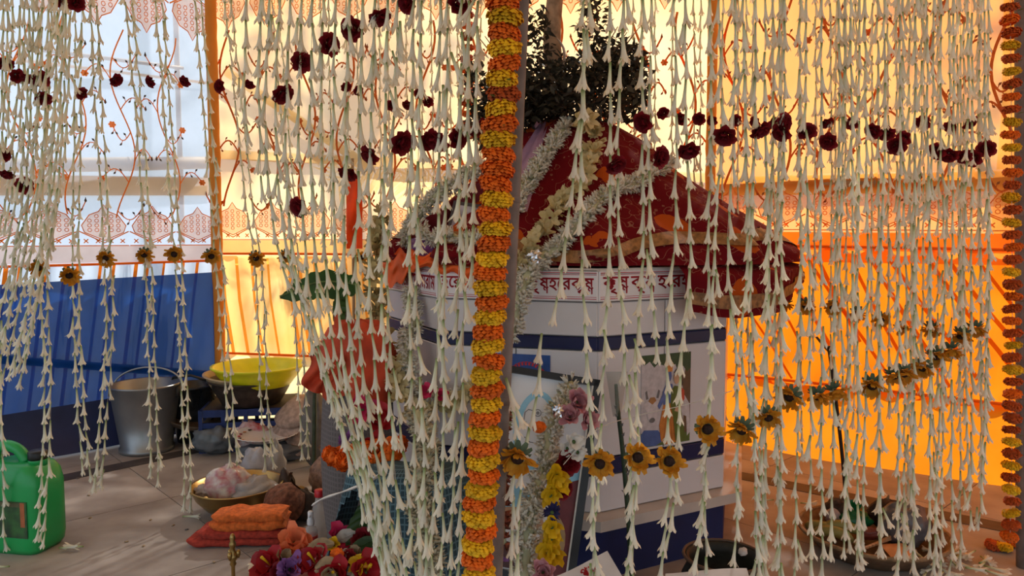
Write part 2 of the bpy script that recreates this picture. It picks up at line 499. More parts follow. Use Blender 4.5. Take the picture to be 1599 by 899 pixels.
# ---- border strips in the floor, parallel to the tent sides
def strip(n, a, b, w):
    a, b = Vector(a), Vector(b); d = (b - a).normalized(); p = Vector((-d.y, d.x, 0)) * w / 2
    o = MB().prism([a - p, b - p, b + p, a + p], 0.0003, 0.0018).build('trim_%d' % n, m_strip, None, smooth=False)
    structure(o)
g1, g2 = G(90, 748), G(370, 690)
e1 = (g2 - g1).normalized()
strip(1, g1 - e1 * 1.4, g2 + e1 * .1, 0.085)
h1, h2 = G(1230, 757), G(1560, 822)
e2 = (h2 - h1).normalized()
q1 = g2 + e1 * .1; q2 = h1 - e2 * .25
strip(2, h1 - e2 * .25, h2 + e2 * 1.3, 0.085)
strip(3, q1, q2, 0.085)

# ---- tent poles and bamboo
def pole(name, label, a, b, r, m, wrap=None, group='tent poles', nodes=True, cat='pole'):
    a, b = Vector(a), Vector(b)
    t = thing(name, label, cat, a, 0, group)
    d = b - a
    MB().tube([d * (k / 8) for k in range(9)], [r * (1 + .05 * math.sin(k * 2.1)) for k in range(9)], 12).build('shaft', m, t)
    if nodes:
        for k in range(1, int(d.length / 0.32)):
            c = d.normalized() * (k * 0.32)
            MB().tube([c - d.normalized() * .006, c, c + d.normalized() * .006], [r * 1.02, r * 1.14, r * 1.02], 12).build('node_ring', m, t)
    if wrap:
        n = int(d.length / .05)
        pts = [d * (k / n) for k in range(n + 1)]
        MB().tube(pts, [r * 1.18 + .004 * noise.noise(Vector((0, 0, k * .9))) for k in range(n + 1)], 12, cap=False).build('cloth_wrap', wrap, t)
    return t
c_wrap = cloth('orange_wrap', (0.95, 0.40, 0.08), 0.4)
ca = WA + Vector((0.02, -0.06, 0)); cb = WB + Vector((-0.02, -0.06, 0))
pole('tent_pole', 'orange cloth-wrapped pole between the white and cream tent sides', (ca.x, ca.y, 0), (ca.x, ca.y, ROOF_Z), 0.022, m_bamboo, c_wrap, nodes=False)
pole('tent_pole', 'orange cloth-wrapped pole where the cream and orange tent sides meet', (cb.x, cb.y, 0), (cb.x, cb.y, ROOF_Z), 0.018, m_bamboo, c_wrap, nodes=False)
outl = Vector((-.684, .73, 0)); outb = Vector((.16, .987, 0)); outr = Vector((.56, .85, 0)).normalized()
pole('bamboo_rail', 'thick pale bamboo rail behind the white net cloth', WL0 + outl * .06 + Vector((0, 0, 1.04)), WA + outl * .06 + Vector((0, 0, 1.26)), 0.030, m_paleb)
pole('bamboo_lath', 'thin horizontal lath behind the white net above the rail', WL0 + outl * .05 + Vector((0, 0, 1.63)), WA - dl * .12 + outl * .05 + Vector((0, 0, 1.69)), 0.008, m_paleb, nodes=False)
pole('bamboo_lath', 'thin upright lath behind the white net near the corner pole', WA - dl * .14 + outl * .07, WA - dl * .14 + outl * .07 + Vector((0, 0, ROOF_Z)), 0.012, m_paleb, nodes=False)
pole('bamboo_brace', 'slanting bamboo brace casting a dark band on the blue tarp', WL0 + dl * .65 - outl * .028 + Vector((0, 0, .62)), WA - dl * .05 - outl * .028 + Vector((0, 0, .24)), 0.018, m_bamboo)
pole('bamboo_rail', 'brown bamboo rail behind the cream net cloth', WA + outb * .06 + Vector((0, 0, 1.30)), WB + outb * .06 + Vector((0, 0, 1.16)), 0.022, m_bamboo)
pole('bamboo_rail', 'stout dark bamboo rail behind the orange tent side', WB + outr * .05 + Vector((0, 0, 1.12)), WR1 + outr * .05 + Vector((0, 0, 1.06)), 0.040, m_bamboo)
wd = (WB - WA).normalized()
pole('bamboo_brace', 'slanting bamboo brace behind the cream net beside the corner pole', WA + wd * .02 + outb * .09 + Vector((0, 0, 1.70)), WA + wd * .75 + outb * .09 + Vector((0, 0, 1.22)), 0.022, m_bamboo)

# ---- dry palm outside, seen through the cream net
def palm(loc, seed, label):
    r = random.Random(seed)
    t = thing('dry_palm', label, 'palm', loc)
    MB().tube([(0, 0, 0), (0.02, 0, .6), (0, .02, 1.15)], [.04, .035, .03], 8).build('trunk', m_bamboo, t)
    m = mat('dry_frond', (0.50, 0.33, 0.15), 0.8, trans=0.3, var=.25)
    for k in range(11):
        a = k * 2.4 + r.uniform(-.3, .3); Ln = r.uniform(.5, .75); up = r.uniform(.5, 1.5)
        pts = [Vector((math.cos(a) * Ln * s, math.sin(a) * Ln * s * .5, 1.12 + up * .55 * s - .55 * s * s)) for s in [q / 12 for q in range(13)]]
        mb = MB().tube(pts, [.006 * (1 - q / 15) for q in range(13)], 5)
        for q in range(2, 13):
            for sg in (-1, 1):
                for h in (0, .5):
                    p = pts[q - 1].lerp(pts[q], h); d = (pts[q] - pts[q - 1]).normalized()
                    s = d.cross(Vector((0, 1, .2))).normalized() * sg
                    tip = p + (d * .6 + s + Vector((0, r.uniform(-.3, .3), -.25))) * r.uniform(.09, .15)
                    mb.add([p, p.lerp(tip, .5) + d * .008, tip, p.lerp(tip, .5) - d * .008], [(0, 1, 2, 3)])
        mb.build('frond', m, t)
    return t
gp = WA.lerp(WB, .42) + outb * .62
palm((gp.x, gp.y, -0.05), 3, 'dry brown palm standing outside behind the cream net cloth')

# ---- leafy trees outside whose shade dapples the tent cloth
m_tree = mat('tree_leaf', (.06, .10, .02), .7, var=.4, scale=20, trans=.3)
def tree(label, loc, cz, rx, rz, n, seed):
    r = random.Random(seed)
    t = thing('leafy_tree', label, 'tree', loc, 0, 'trees behind the tent')
    MB().tube([(0, 0, 0), (.05, 0, cz * .5), (0, .03, cz)], [.09, .07, .05], 8).build('trunk', m_bamboo, t)
    mb = MB()
    for b in range(9):
        e = Vector((r.uniform(-1, 1) * rx * .8, r.uniform(-.6, .6) * rx, cz + r.uniform(-.7, .9) * rz))
        MB().tube([(0, .02, cz * .72), tuple(e * .5 + Vector((0, 0, cz * .45))), tuple(e)], [.03, .018, .006], 6).build('limb', m_bamboo, t)
        for _ in range(n // 16):
            q = e + Vector((r.gauss(0, 1) * rx * .32, r.gauss(0, 1) * rx * .32, r.gauss(0, 1) * rz * .32))
            d = Vector((r.uniform(-1, 1), r.uniform(-1, 1), r.uniform(-.9, .5))).normalized()
            n_ = Vector((r.uniform(-1, 1), r.uniform(-1, 1), 1)).normalized(); l = r.uniform(.08, .15); sd = d.cross(n_).normalized() * l * .22
            mb.add([q, q + d * l * .5 + sd, q + d * l, q + d * l * .5 - sd], [(0, 1, 2, 3)])
    stuff(mb.build('foliage', m_tree, t))
sd_ = Vector((SUN_FROM.x, SUN_FROM.y, 0)) / SUN_FROM.z
for k, (u, dist, zt, rx, rz, n, lb_) in enumerate([(0.30, 1.7, 1.75, .55, .45, 700, 'leafy tree behind the cream net near the corner pole')]):
    w = WA.lerp(WB, u); c = w + sd_ * dist * .8
    tree(lb_, (c.x, c.y, -.05), zt + dist * .8, rx, rz, n, 20 + k)
for k, (u, dist, zt, rx, rz, n, lb_) in enumerate([(1.3, 2.0, 1.7, .9, .6, 1200, 'leafy tree standing outside behind the orange tent side')]):
    w = WB + dr * u; c = w + sd_ * dist * .8
    tree(lb_, (c.x, c.y, -.05), zt + dist * .8, rx, rz, n, 30 + k)

# ================================================================== ALTAR
m_tile = mat('white_glazed_tile', (0.62, 0.60, 0.62), 0.22, var=0.03, scale=6, spec=0.5)
m_tileblue = mat('blue_glazed_tile', (0.006, 0.010, 0.065), 0.25, var=0.1, scale=6)
m_base = mat('blue_painted_plinth', (0.006, 0.012, 0.075), 0.6, var=0.2, scale=8)
m_ledge = mat('ledge_marble', (0.52, 0.46, 0.41), 0.35, var=0.12, scale=7)
m_frieze = mat('white_print', (0.72, 0.70, 0.72), 0.3, var=0.02)
m_redink = mat('red_ink', (0.46, 0.012, 0.028), 0.5, var=0.08)
m_dark = mat('joint_dark', (0.16, 0.15, 0.15), 0.8)
SIDE = 0.44
AP = SIDE / 2 / math.tan(PI / 8); CR = SIDE / 2 / math.sin(PI / 8)
AC = Vector((0.165, 2.47, 0))
A0 = math.radians(-17)          # direction of the front face
altar = thing('altar_pedestal', 'white tiled octagonal altar with blue bands, ledge and red lettered frieze', 'altar', AC)
def octa(ap):
    cr = ap / math.cos(PI / 8)
    return [(cr * math.cos(A0 - PI / 2 + PI / 8 + k * PI / 4), cr * math.sin(A0 - PI / 2 + PI / 8 + k * PI / 4)) for k in range(8)]
MB().prism(octa(AP - .012), 0.0, 0.815).build('core', m_dark, altar, smooth=False)
MB().prism(octa(AP + .002), 0.0, 0.152).build('plinth', m_base, altar, smooth=False)
led = bmesh.new()
MB().prism(octa(AP + .052), 0.152, 0.180).build('ledge', m_ledge, altar, smooth=False)
MB().prism(octa(AP + .006), 0.812, 0.820).build('top_slab', m_ledge, altar, smooth=False)
def tile_me(w, z0, z1, m, proud=0.0):
    g = 0.0015
    mb = MB()
    zc, h = (z0 + z1) / 2, z1 - z0 - 2 * g
    x, b = w / 2 - g, 0.0025
    # bevelled slab facing -Y
    y0, y1 = 0.0, -0.014 - proud
    vs = [(-x, y0, zc - h / 2), (x, y0, zc - h / 2), (x, y0, zc + h / 2), (-x, y0, zc + h / 2),
          (-x, y1 + b, zc - h / 2), (x, y1 + b, zc - h / 2), (x, y1 + b, zc + h / 2), (-x, y1 + b, zc + h / 2),
          (-x + b, y1, zc - h / 2 + b), (x - b, y1, zc - h / 2 + b), (x - b, y1, zc + h / 2 - b), (-x + b, y1, zc + h / 2 - b)]
    fs = [(8, 9, 10, 11)] + [(i, (i + 1) % 4, 4 + (i + 1) % 4, 4 + i) for i in range(4)] + [(4 + i, 4 + (i + 1) % 4, 8 + (i + 1) % 4, 8 + i) for i in range(4)]
    return mb.add(vs, fs).mesh('tile', m, False)
rows = [(0.180, 0.277, m_tile, 1), (0.277, 0.325, m_tileblue, 1), (0.325, 0.607, m_tile, 2), (0.607, 0.643, m_tileblue, 1), (0.643, 0.733, m_tile, 2)]
tiles = []
for z0, z1, m, n in rows:
    tiles.append((tile_me(SIDE / n, z0, z1, m), n))
fr_me = tile_me(SIDE + .004, 0.733, 0.820, m_frieze, 0.006)
FACES = []
for k in range(8):
    a = A0 + k * PI / 4
    mid = Vector((AP * math.sin(a), -AP * math.cos(a), 0))
    FACES.append((mid, a))
    inn = mid * ((AP - .014) / AP)
    d = Vector((math.cos(a), math.sin(a), 0))
    for me, n in tiles:
        for j in range(n):
            put('tile', me, altar, inn + d * (SIDE / n * (j - (n - 1) / 2)), (0, 0, a))
def face_root(k):
    return AC + FACES[k][0], FACES[k][1]
# --- lettering
def glyph(s, size):
    c = bpy.data.curves.new('lettering_curve', 'FONT'); c.body = s; c.size = size; c.resolution_u = 3; c.offset = 0.0
    o = bpy.data.objects.new('lettering_curve', c); COL.objects.link(o)
    bpy.context.view_layer.update()
    me = bpy.data.meshes.new_from_object(o.evaluated_get(bpy.context.evaluated_depsgraph_get()))
    vs = [v.co.copy() for v in me.vertices]; fs = [tuple(p.vertices) for p in me.polygons]
    COL.objects.unlink(o); bpy.data.objects.remove(o); bpy.data.meshes.remove(me); bpy.data.curves.remove(c)
    return vs, fs
CACHE = {}
def lettering(tokens, width, height, m, name, parent, loc, rot):
    """tokens: glyph strings in visual order; '~' is the joined s-n sign; laid out left to right, then fitted"""
    mb = MB(); x = 0.0
    for tk in tokens:
        if tk == ' ':
            x += 0.14; continue
        pieces = [('ষ', 0, 0, 1.0), ('ণ', 0.30, -0.22, 0.55)] if tk == '~' else [(tk, 0, 0, 1.0)]
        w = 0
        for s, dx, dy, sc in pieces:
            if s not in CACHE: CACHE[s] = glyph(s, 1.0)
            vs, fs = CACHE[s]
            if not vs: continue
            mn = min(v.x for v in vs); mx = max(v.x for v in vs)
            for ox, oy in ((-.022, 0), (.022, 0), (0, .016), (0, -.016)):
                mb.add([((v.x - mn) * sc + x + dx + ox, v.y * sc + dy + oy, 0) for v in vs], fs)
            if dx == 0: w = mx - mn
        x += w + 0.02
    x0 = min(v[0] for v in mb.v); x1 = max(v[0] for v in mb.v); y0 = min(v[1] for v in mb.v); y1 = max(v[1] for v in mb.v)
    sx, sy = width / (x1 - x0), height / (y1 - y0)
    mb.v = [((v[0] - (x0 + x1) / 2) * sx, 0, (v[1] - y0) * sy) for v in mb.v]
    return mb.build(name, m, parent, loc, rot, smooth=False)
H1 = ['হ', 'ের']; K1 = ['কৃ', '~']; RM = ['রা', 'ম']
texts = {0: H1 + RM + [' '] + RM + H1 + K1 + H1 + K1, 1: K1 + [' '] + K1 + [' '] + H1 + H1 + H1, 7: H1 + RM + H1 + RM + RM + RM, 2: H1 + K1 + H1 + K1, 6: H1 + K1 + H1 + K1, 3: H1 + K1 + H1 + K1, 4: H1 + RM + H1 + RM, 5: K1 + K1 + H1 + H1}
for k in range(8):
    mid, a = FACES[k]
    inn = mid * ((AP - .014) / AP)
    fz = put('frieze_panel', fr_me, altar, inn, (0, 0, a))
    lettering(texts[k], SIDE - .02, 0.047, m_redink, 'lettering', fz, (0, -0.0208, 0.7515), None)
    for z, h in ((0.8085, .0018), (0.8035, .0012), (0.7465, .0012), (0.7415, .0018)):
        MB().box((0, -0.0203, z), (SIDE - .006, .0008, h)).build('border_line', m_redink, fz, smooth=False)
    MB().box((0, -0.0203, 0.806), (SIDE - .006, .0006, .0012)).build('border_line', m_dark, fz, smooth=False)

# --- devotional print on the second face: figures, cow and tree as flat coloured shapes
def C(name, col):
    return mat('print_' + name, col, 0.35, var=0.12, scale=60)
fo, fa = face_root(1)
pr = thing('wall_print', 'printed tile picture of two figures and a white cow under a tree', 'picture')
fd = Vector((math.cos(fa), math.sin(fa), 0)); fn_ = Vector((math.sin(fa), -math.cos(fa), 0))
pr.location = fo + fd * 0.005 + fn_ * 0.0005 + Vector((0, 0, 0.335)); pr.rotation_euler = (0, 0, fa)
PW, PH = 0.170, 0.250
def pp(pts, lay, m, name):
    q = [((x - .5) * PW, y * PH) for x, y in pts]
    mb = MB(); n = len(q); y0, y1 = -0.001 - lay * .00025, -0.0012 - lay * .00025
    mb.add([(a, y0, b) for a, b in q] + [(a, y1, b) for a, b in q], [tuple(range(n, 2 * n))] + [(i, (i + 1) % n, n + (i + 1) % n, n + i) for i in range(n)])
    return mb.build(name, m, pr, smooth=False)
def ell(cx, cy, rx, ry, n=16):
    return [(cx + rx * math.cos(2 * PI * k / n), cy + ry * math.sin(2 * PI * k / n)) for k in range(n)]
pp([(0, 0), (1, 0), (1, 1), (0, 1)], 0, C('paper', (.50, .46, .48)), 'paper')
pp([(0, 0), (1, 0), (1, .10), (.6, .14), (.3, .11), (0, .16)], 1, C('grass', (.10, .14, .03)), 'grass')
pp([(0, .02), (.30, .0), (.48, .06), (.34, .17), (.06, .19), (0, .14)], 2, C('pond', (.06, .11, .30)), 'pond')
pp([(.78, .10), (1, .10), (1, .95), (.92, .95), (.86, .70), (.78, .90), (.74, .88), (.85, .58), (.84, .36)], 1, C('bark', (.13, .07, .035)), 'tree_trunk')
pp([(0, .93), (.05, .89), (.16, .93), (.25, .86), (.33, .90), (.45, .87), (.5, .92), (.58, .84), (.68, .88), (.74, .78), (.84, .85), (.92, .78), (1, .82), (1, 1), (0, 1)], 2, C('leaves', (.035, .07, .025)), 'tree_leaves')
pp([(.62, .42), (.72, .52), (.88, .52), (.98, .42), (1, .10), (.94, .06), (.92, .28), (.86, .30), (.84, .04), (.78, .04), (.76, .3), (.66, .3)], 3, C('cow', (.55, .50, .52)), 'cow_body')
pp([(.02, .46), (.10, .40), (.14, .30), (.22, .26), (.30, .30), (.32, .42), (.40, .47), (.30, .50), (.22, .53), (.12, .50)], 3, C('cow', (.55, .50, .52)), 'cow_head')
pp([(.14, .50), (.22, .46), (.30, .50), (.26, .54), (.18, .54)], 4, C('cowbrown', (.35, .17, .06)), 'cow_brow')
pp([(.10, .52), (.08, .60), (.11, .62), (.14, .53)], 4, m_dark, 'horn'); pp([(.30, .53), (.34, .62), (.37, .60), (.34, .52)], 4, m_dark, 'horn')
pp(ell(.22, .29, .055, .028), 5, m_dark, 'muzzle')
pp([(.40, .05), (.36, .22), (.44, .44), (.62, .46), (.78, .10), (.86, .02), (.5, .0)], 5, C('dhoti', (.50, .17, .025)), 'orange_skirt')
pp([(.44, .44), (.42, .58), (.50, .68), (.62, .66), (.64, .46)], 6, C('bluebody', (.09, .13, .33)), 'blue_torso')
pp([(.42, .56), (.32, .44), (.36, .40), (.50, .54)], 7, C('bluebody', (.09, .13, .33)), 'blue_arm')
pp(ell(.545, .755, .055, .065), 7, C('bluebody', (.09, .13, .33)), 'blue_head')
pp([(.48, .80), (.50, .90), (.57, .95), (.62, .88), (.61, .80)], 8, C('crown', (.62, .24, .05)), 'crown')
pp(ell(.56, .96, .02, .03, 8), 9, C('leaves', (.035, .07, .025)), 'crown_feather')
pp([(.60, .60), (.66, .64), (.80, .62), (.86, .5), (.78, .42), (.86, .2), (.90, .02), (.70, .02), (.64, .3), (.58, .44)], 8, C('greensari', (.10, .13, .02)), 'green_dress')
pp([(.76, .64), (.86, .58), (.87, .48), (.80, .42), (.74, .52)], 9, C('blouse', (.55, .07, .03)), 'red_blouse')
pp([(.80, .44), (.86, .46), (.76, .34), (.66, .36), (.68, .39)], 10, C('skin', (.52, .30, .18)), 'forearm')
pp(ell(.70, .725, .06, .07), 9, C('skin', (.52, .30, .18)), 'pale_head')
pp([(.64, .78), (.70, .83), (.78, .80), (.83, .66), (.79, .60), (.76, .72), (.70, .78)], 10, C('hair', (.05, .03, .025)), 'hair')
for k in range(6):
    x = .44 + k * .06
    pp([(x, .03), (x + .012, .03), (.52 + k * .02, .42), (.515 + k * .02, .42)], 6, C('dhotifold', (.33, .09, .02)), 'skirt_fold')

# --- blue poster on the front face
fo, fa = face_root(0)
fd = Vector((math.cos(fa), math.sin(fa), 0)); fn_ = Vector((math.sin(fa), -math.cos(fa), 0))
bp = thing('poster', 'small blue poster with arched red lettering on the altar front', 'poster', fo + fd * 0.02 + fn_ * .0008 + Vector((0, 0, .455)), fa)
MB().box((0, -.001, .068), (.15, .0016, .136)).build('blue_sheet', mat('poster_blue', (.03, .08, .28), .3), bp, smooth=False)
m_pr = mat('poster_red', (.50, .03, .05), .4)
for k in range(12):
    a = PI * (0.80 - .62 * k / 11); x, z = .055 * math.cos(a) + .012, .06 + .052 * math.sin(a)
    mb = MB(); mb.box((0, -.0024, 0), (.0055, .0008, .009)); mb.box((.003, -.0024, .004), (.006, .0008, .0022))
    mb.build('letter_stroke', m_pr, bp, (x, 0, z), (0, -(a - PI / 2), 0), smooth=False)
for k, (x, z, c) in enumerate([(-.06, .03, (.22, .02, .02)), (-.03, .025, (.6, .42, .03)), (-.01, .012, (.5, .35, .04)), (.02, .03, (.12, .10, .09)), (.045, .022, (.35, .30, .28)), (-.045, .05, (.25, .03, .03)), (.06, .015, (.5, .47, .45))]):
    MB().ball((x, -.003, z), (.017, .003, .015), 10, 6, .3, 3, k).build('printed_flower', C('pf%d' % k, c), bp)

# ================================================================== DRAPED MOUND ON THE ALTAR
def prof(z):
    """radius of the draped mound against height"""
    T = [(1.29, .06), (1.26, .15), (1.20, .25), (1.11, .335), (1.03, .45), (.93, .60), (.86, .68), (.823, .70)]
    for (za, ra), (zb, rb) in zip(T, T[1:]):
        if z >= zb: return ra + (rb - ra) * (za - z) / (za - zb)
    return T[-1][1]
def shape(th):
    """share of the full radius kept in a direction: slim at the front and back so the frieze stays free"""
    return 0.78 + 0.26 * max(0, math.cos(th)) ** 2 * 1.0 + .06 * max(0, -math.cos(th)) ** 2
def mound(u, v, extra=0.0):
    th = 2 * PI * u
    z = 1.29 - (1.29 - 0.826) * v
    cap = 0.545 + 0.21 * max(0, math.cos(th + .25)) ** 1.5
    r = min(prof(z) * shape(th), cap * (0.98 + .04 * v))
    r *= 1 + (0.06 * math.sin(th * 9 + v * 3) + .05 * math.sin(th * 17 - v * 5) + .09 * noise.noise(Vector((math.cos(th) * 2.2, math.sin(th) * 2.2, v * 2.5)))) * (.25 + .55 * v) * (1 if v < .96 else .5)
    r += extra
    return (AC.x + .02 + r * math.cos(th), AC.y + r * math.sin(th), z + extra * .4)
def sari_mat():
    m, t, N, L = nt('red_sari')
    b = N['Principled BSDF']; tc = N.new('ShaderNodeTexCoord')
    vo = N.new('ShaderNodeTexVoronoi'); vo.inputs['Scale'].default_value = 6.0
    nz = N.new('ShaderNodeTexNoise'); nz.inputs['Scale'].default_value = 14
    L.new(tc.outputs['Object'], vo.inputs['Vector']); L.new(tc.outputs['Object'], nz.inputs['Vector'])
    ad = N.new('ShaderNodeMath'); ad.operation = 'MULTIPLY_ADD'; ad.inputs[1].default_value = 0.28
    L.new(nz.outputs['Fac'], ad.inputs[0]); L.new(vo.outputs['Distance'], ad.inputs[2])
    lt = N.new('ShaderNodeMath'); lt.operation = 'LESS_THAN'; lt.inputs[1].default_value = 0.49
    L.new(ad.outputs[0], lt.inputs[0])
    sp = N.new('ShaderNodeSeparateColor'); L.new(vo.outputs['Color'], sp.inputs[0])
    gt = N.new('ShaderNodeMath'); gt.operation = 'GREATER_THAN'; gt.inputs[1].default_value = 0.35
    L.new(sp.outputs[0], gt.inputs[0])
    ml = N.new('ShaderNodeMath'); ml.operation = 'MULTIPLY'; L.new(lt.outputs[0], ml.inputs[0]); L.new(gt.outputs[0], ml.inputs[1])
    wv = N.new('ShaderNodeTexWave'); wv.wave_type = 'RINGS'; wv.inputs['Scale'].default_value = 9; wv.inputs['Distortion'].default_value = 14; wv.inputs['Detail Scale'].default_value = 2.2
    L.new(tc.outputs['Object'], wv.inputs['Vector'])
    g2 = N.new('ShaderNodeMath'); g2.operation = 'GREATER_THAN'; g2.inputs[1].default_value = 0.985; L.new(wv.outputs['Fac'], g2.inputs[0])
    a = N.new('ShaderNodeMix'); a.data_type = 'RGBA'; a.inputs['A'].default_value = (0.13, 0.004, 0.008, 1); a.inputs['B'].default_value = (0.24, 0.09, 0.06, 1)
    L.new(g2.outputs[0], a.inputs['Factor'])
    c = N.new('ShaderNodeMix'); c.data_type = 'RGBA'; c.inputs['B'].default_value = (0.40, 0.07, 0.008, 1)
    L.new(a.outputs['Result'], c.inputs['A']); L.new(ml.outputs[0], c.inputs['Factor'])
    L.new(c.outputs['Result'], b.inputs['Base Color']); b.inputs['Roughness'].default_value = 0.85; b.inputs['Specular IOR Level'].default_value = 0.1
    return m
m_sari = sari_mat()
m_goldb = mat('gold_border', (0.24, 0.11, 0.035), 0.5, var=.45, scale=70)
sari = thing('red_sari_drape', 'dark red sari with orange flowers draped over the mound on the altar', 'sari', (AC.x, AC.y, 0.82))
Z0 = Vector((AC.x, AC.y, 0.82))
def rel(f):
    return lambda u, v: tuple(Vector(f(u, v)) - Z0)
mmb = MB().grid(rel(mound), 160, 44, closed=True)
mmb.build('cloth', m_sari, sari)
MB().grid(rel(lambda u, v: mound(u, .84 + .05 * math.sin(u * 19) + .03 * math.sin(u * 43 + 1) + .07 * v, .006)), 160, 3, closed=True).build('gold_border', m_goldb, sari)
bvh_v = [Vector(v) + Z0 for v in mmb.v]
MBVH = BVHTree.FromPolygons(bvh_v, mmb.f)
def onm(px, py, lift=0.02, Ydef=2.0):
    r = ray(px, py).normalized()
    hit = MBVH.ray_cast(EYE, r)
    if hit[0] is None: return P(px, py, Ydef)
    return hit[0] - r * lift
# overhanging skirt of the sari on the far end of the frieze, draped down over the altar edge
def apron(u, v):
    th = math.radians(-62 + 92 * u)
    w = 0.012 * math.sin(u * 26) + .010 * math.sin(u * 47 + 1)
    e = 0.60 + .20 * max(0, math.sin(u * PI)) ** .5 * (0.35 + .65 * u if u < .75 else .85)
    drop = (0.085 + .05 * math.sin(u * 5.5 + .6)) * v
    rin = .50 + (e - .50) * min(1, v * 1.8)
    return (AC.x + rin * math.cos(th) + w * v, AC.y + rin * math.sin(th), 0.852 - .02 * min(1, v * 2) - drop * max(0, v - .25) / .75 * 1.1)
MB().grid(rel(apron), 70, 12).build('overhang', m_sari, sari)
def apb(u, v):
    p = Vector(apron(u, .80 + .13 * v)); c = Vector((AC.x, AC.y, p.z)); return p + (p - c).normalized() * .004
MB().grid(rel(apb), 70, 2).build('overhang_border', m_goldb, sari)
# orange cloth swags at the altar edge
def swag(label, x0, x1, yt, yb, Y0, Y1, seed, tipx):
    t = thing('orange_cloth', label, 'cloth', P((x0 + x1) / 2, yb, (Y0 + Y1) / 2), 0, 'orange cloths over the frieze edge')
    def fn(u, v):
        px = x0 + (x1 - x0) * u; Y = Y0 + (Y1 - Y0) * u
        sag = (yb - yt) * (1 - abs(u - tipx) ** 1.2 * 1.3)
        py = yt - 14 + (sag + 14) * v + 5 * math.sin(u * 19 + v * 2 + seed)
        q = P(px, py, Y - .012 * math.sin(v * PI * 4 + u * 3 + seed) - 0.05 * (v > .2) * min(1, v * 2) + .06)
        return tuple(q - t.location)
    MB().grid(fn, 28, 14).build('swag', mat('saffron_cloth', (.80, .12, .015), .7, var=.12, scale=20), t)
swag('orange cloth swag at the garland end of the frieze', 594, 652, 405, 448, 2.38, 2.06, 1, .35)
swag('orange cloth swag hanging over the frieze behind the marigold garland', 640, 752, 404, 442, 2.04, 1.96, 4, .75)

# --- bank card and pink tag resting on the sari
def card(label, px, py, w, h, col, extra):
    p = onm(px, py, .012, 2.1)
    t = thing('greeting_card', label, 'card', p, math.radians(12), 'cards on the sari')
    t.rotation_euler = (math.radians(-18), math.radians(5), math.radians(18))
    MB().box((0, 0, h / 2), (w, .0015, h)).build('sheet', mat('card_' + label[:4], col, .5), t, smooth=False)
    extra(t, w, h)
def ex1(t, w, h):
    for k in range(3):
        MB().ribbon(circle((-.2 + .2 * k) * w, h * .5, w * .10, 8), .002, 0, -.0012).build('scroll_mark', mat('card_rust', (.6, .18, .05), .5), t)
    MB().box((w * .25, -.0012, h * .88), (w * .22, .0008, h * .1)).build('corner_stamp', mat('card_blue', (.10, .16, .35), .5), t, smooth=False)
    MB().ball((w * .32, -.0012, h * .3), (w * .12, .001, h * .12), 8, 5).build('corner_flower', mat('card_pink', (.75, .18, .18), .5), t)
card('cream card with scrollwork lying on the red sari hem', 1139, 432, .062, .068, (.72, .50, .30), ex1)
def ex2(t, w, h):
    for k in range(2):
        MB().box((0, -.0012, h * (.35 + .3 * k)), (w * .8, .0008, h * .08)).build('printed_line', mat('card_white', (.8, .7, .7), .5), t, smooth=False)
card('pink card tucked below the cream card on the sari', 1149, 453, .055, .03, (.70, .22, .26), ex2)

# ================================================================== TULSI PLANT
tp = P(880, 190, 2.50)
tulsi = thing('tulsi_plant', 'dark leafy tulsi bush with a pale woody trunk on the altar', 'plant', (tp.x, tp.y, 1.20))
m_trunk = mat('tulsi_bark', (0.34, 0.22, 0.14), 0.85, var=.3, scale=40, bump=.4)
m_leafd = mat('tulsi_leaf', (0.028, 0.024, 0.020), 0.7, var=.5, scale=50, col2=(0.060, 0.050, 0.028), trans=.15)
TB = Vector((tp.x, tp.y, 1.20))
def relp(q, o): return tuple(Vector(q) - Vector(o))
trunk = smooth_path([P(872, 250, 2.5), P(868, 150, 2.5), P(862, 60, 2.5), P(868, -20, 2.5), P(870, -90, 2.5)], 5)
MB().tube([p - TB for p in trunk], [.036 - .0006 * k for k in range(len(trunk))], 10).build('trunk', m_trunk, tulsi)
dr_ = smooth_path([P(866, 55, 2.44), P(880, 75, 2.43), P(880, 100, 2.43), P(872, 122, 2.43)], 4)
MB().tube([p - TB for p in dr_], [.012 * math.sin(PI * (k + 1.5) / (len(dr_) + 2)) for k in range(len(dr_))], 6, flat=.35).build('dried_leaf', mat('dried_leaf', (.42, .30, .22), .8), tulsi)
rt = random.Random(5)
fol = MB()
def leafq(c, d, n, l, w, mb):
    s = d.cross(n).normalized() * w / 2
    mb.add([c, c + d * l * .45 + s + n * l * .08, c + d * l, c + d * l * .45 - s + n * l * .08], [(0, 1, 2, 3)])
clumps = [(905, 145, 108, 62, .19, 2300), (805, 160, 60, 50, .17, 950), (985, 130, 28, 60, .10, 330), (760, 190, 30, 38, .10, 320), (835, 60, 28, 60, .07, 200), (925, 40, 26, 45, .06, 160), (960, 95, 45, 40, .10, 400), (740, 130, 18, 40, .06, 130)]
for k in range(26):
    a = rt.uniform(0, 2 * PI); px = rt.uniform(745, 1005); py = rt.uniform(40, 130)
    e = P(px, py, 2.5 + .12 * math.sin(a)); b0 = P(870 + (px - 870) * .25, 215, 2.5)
    MB().tube([p - TB for p in smooth_path([b0, b0.lerp(e, .5) + Vector((0, .03, .04)), e], 4)], [.006, .0055, .005, .0045, .004, .0035, .003, .002, .0015], 5).build('branch', m_trunk, tulsi)
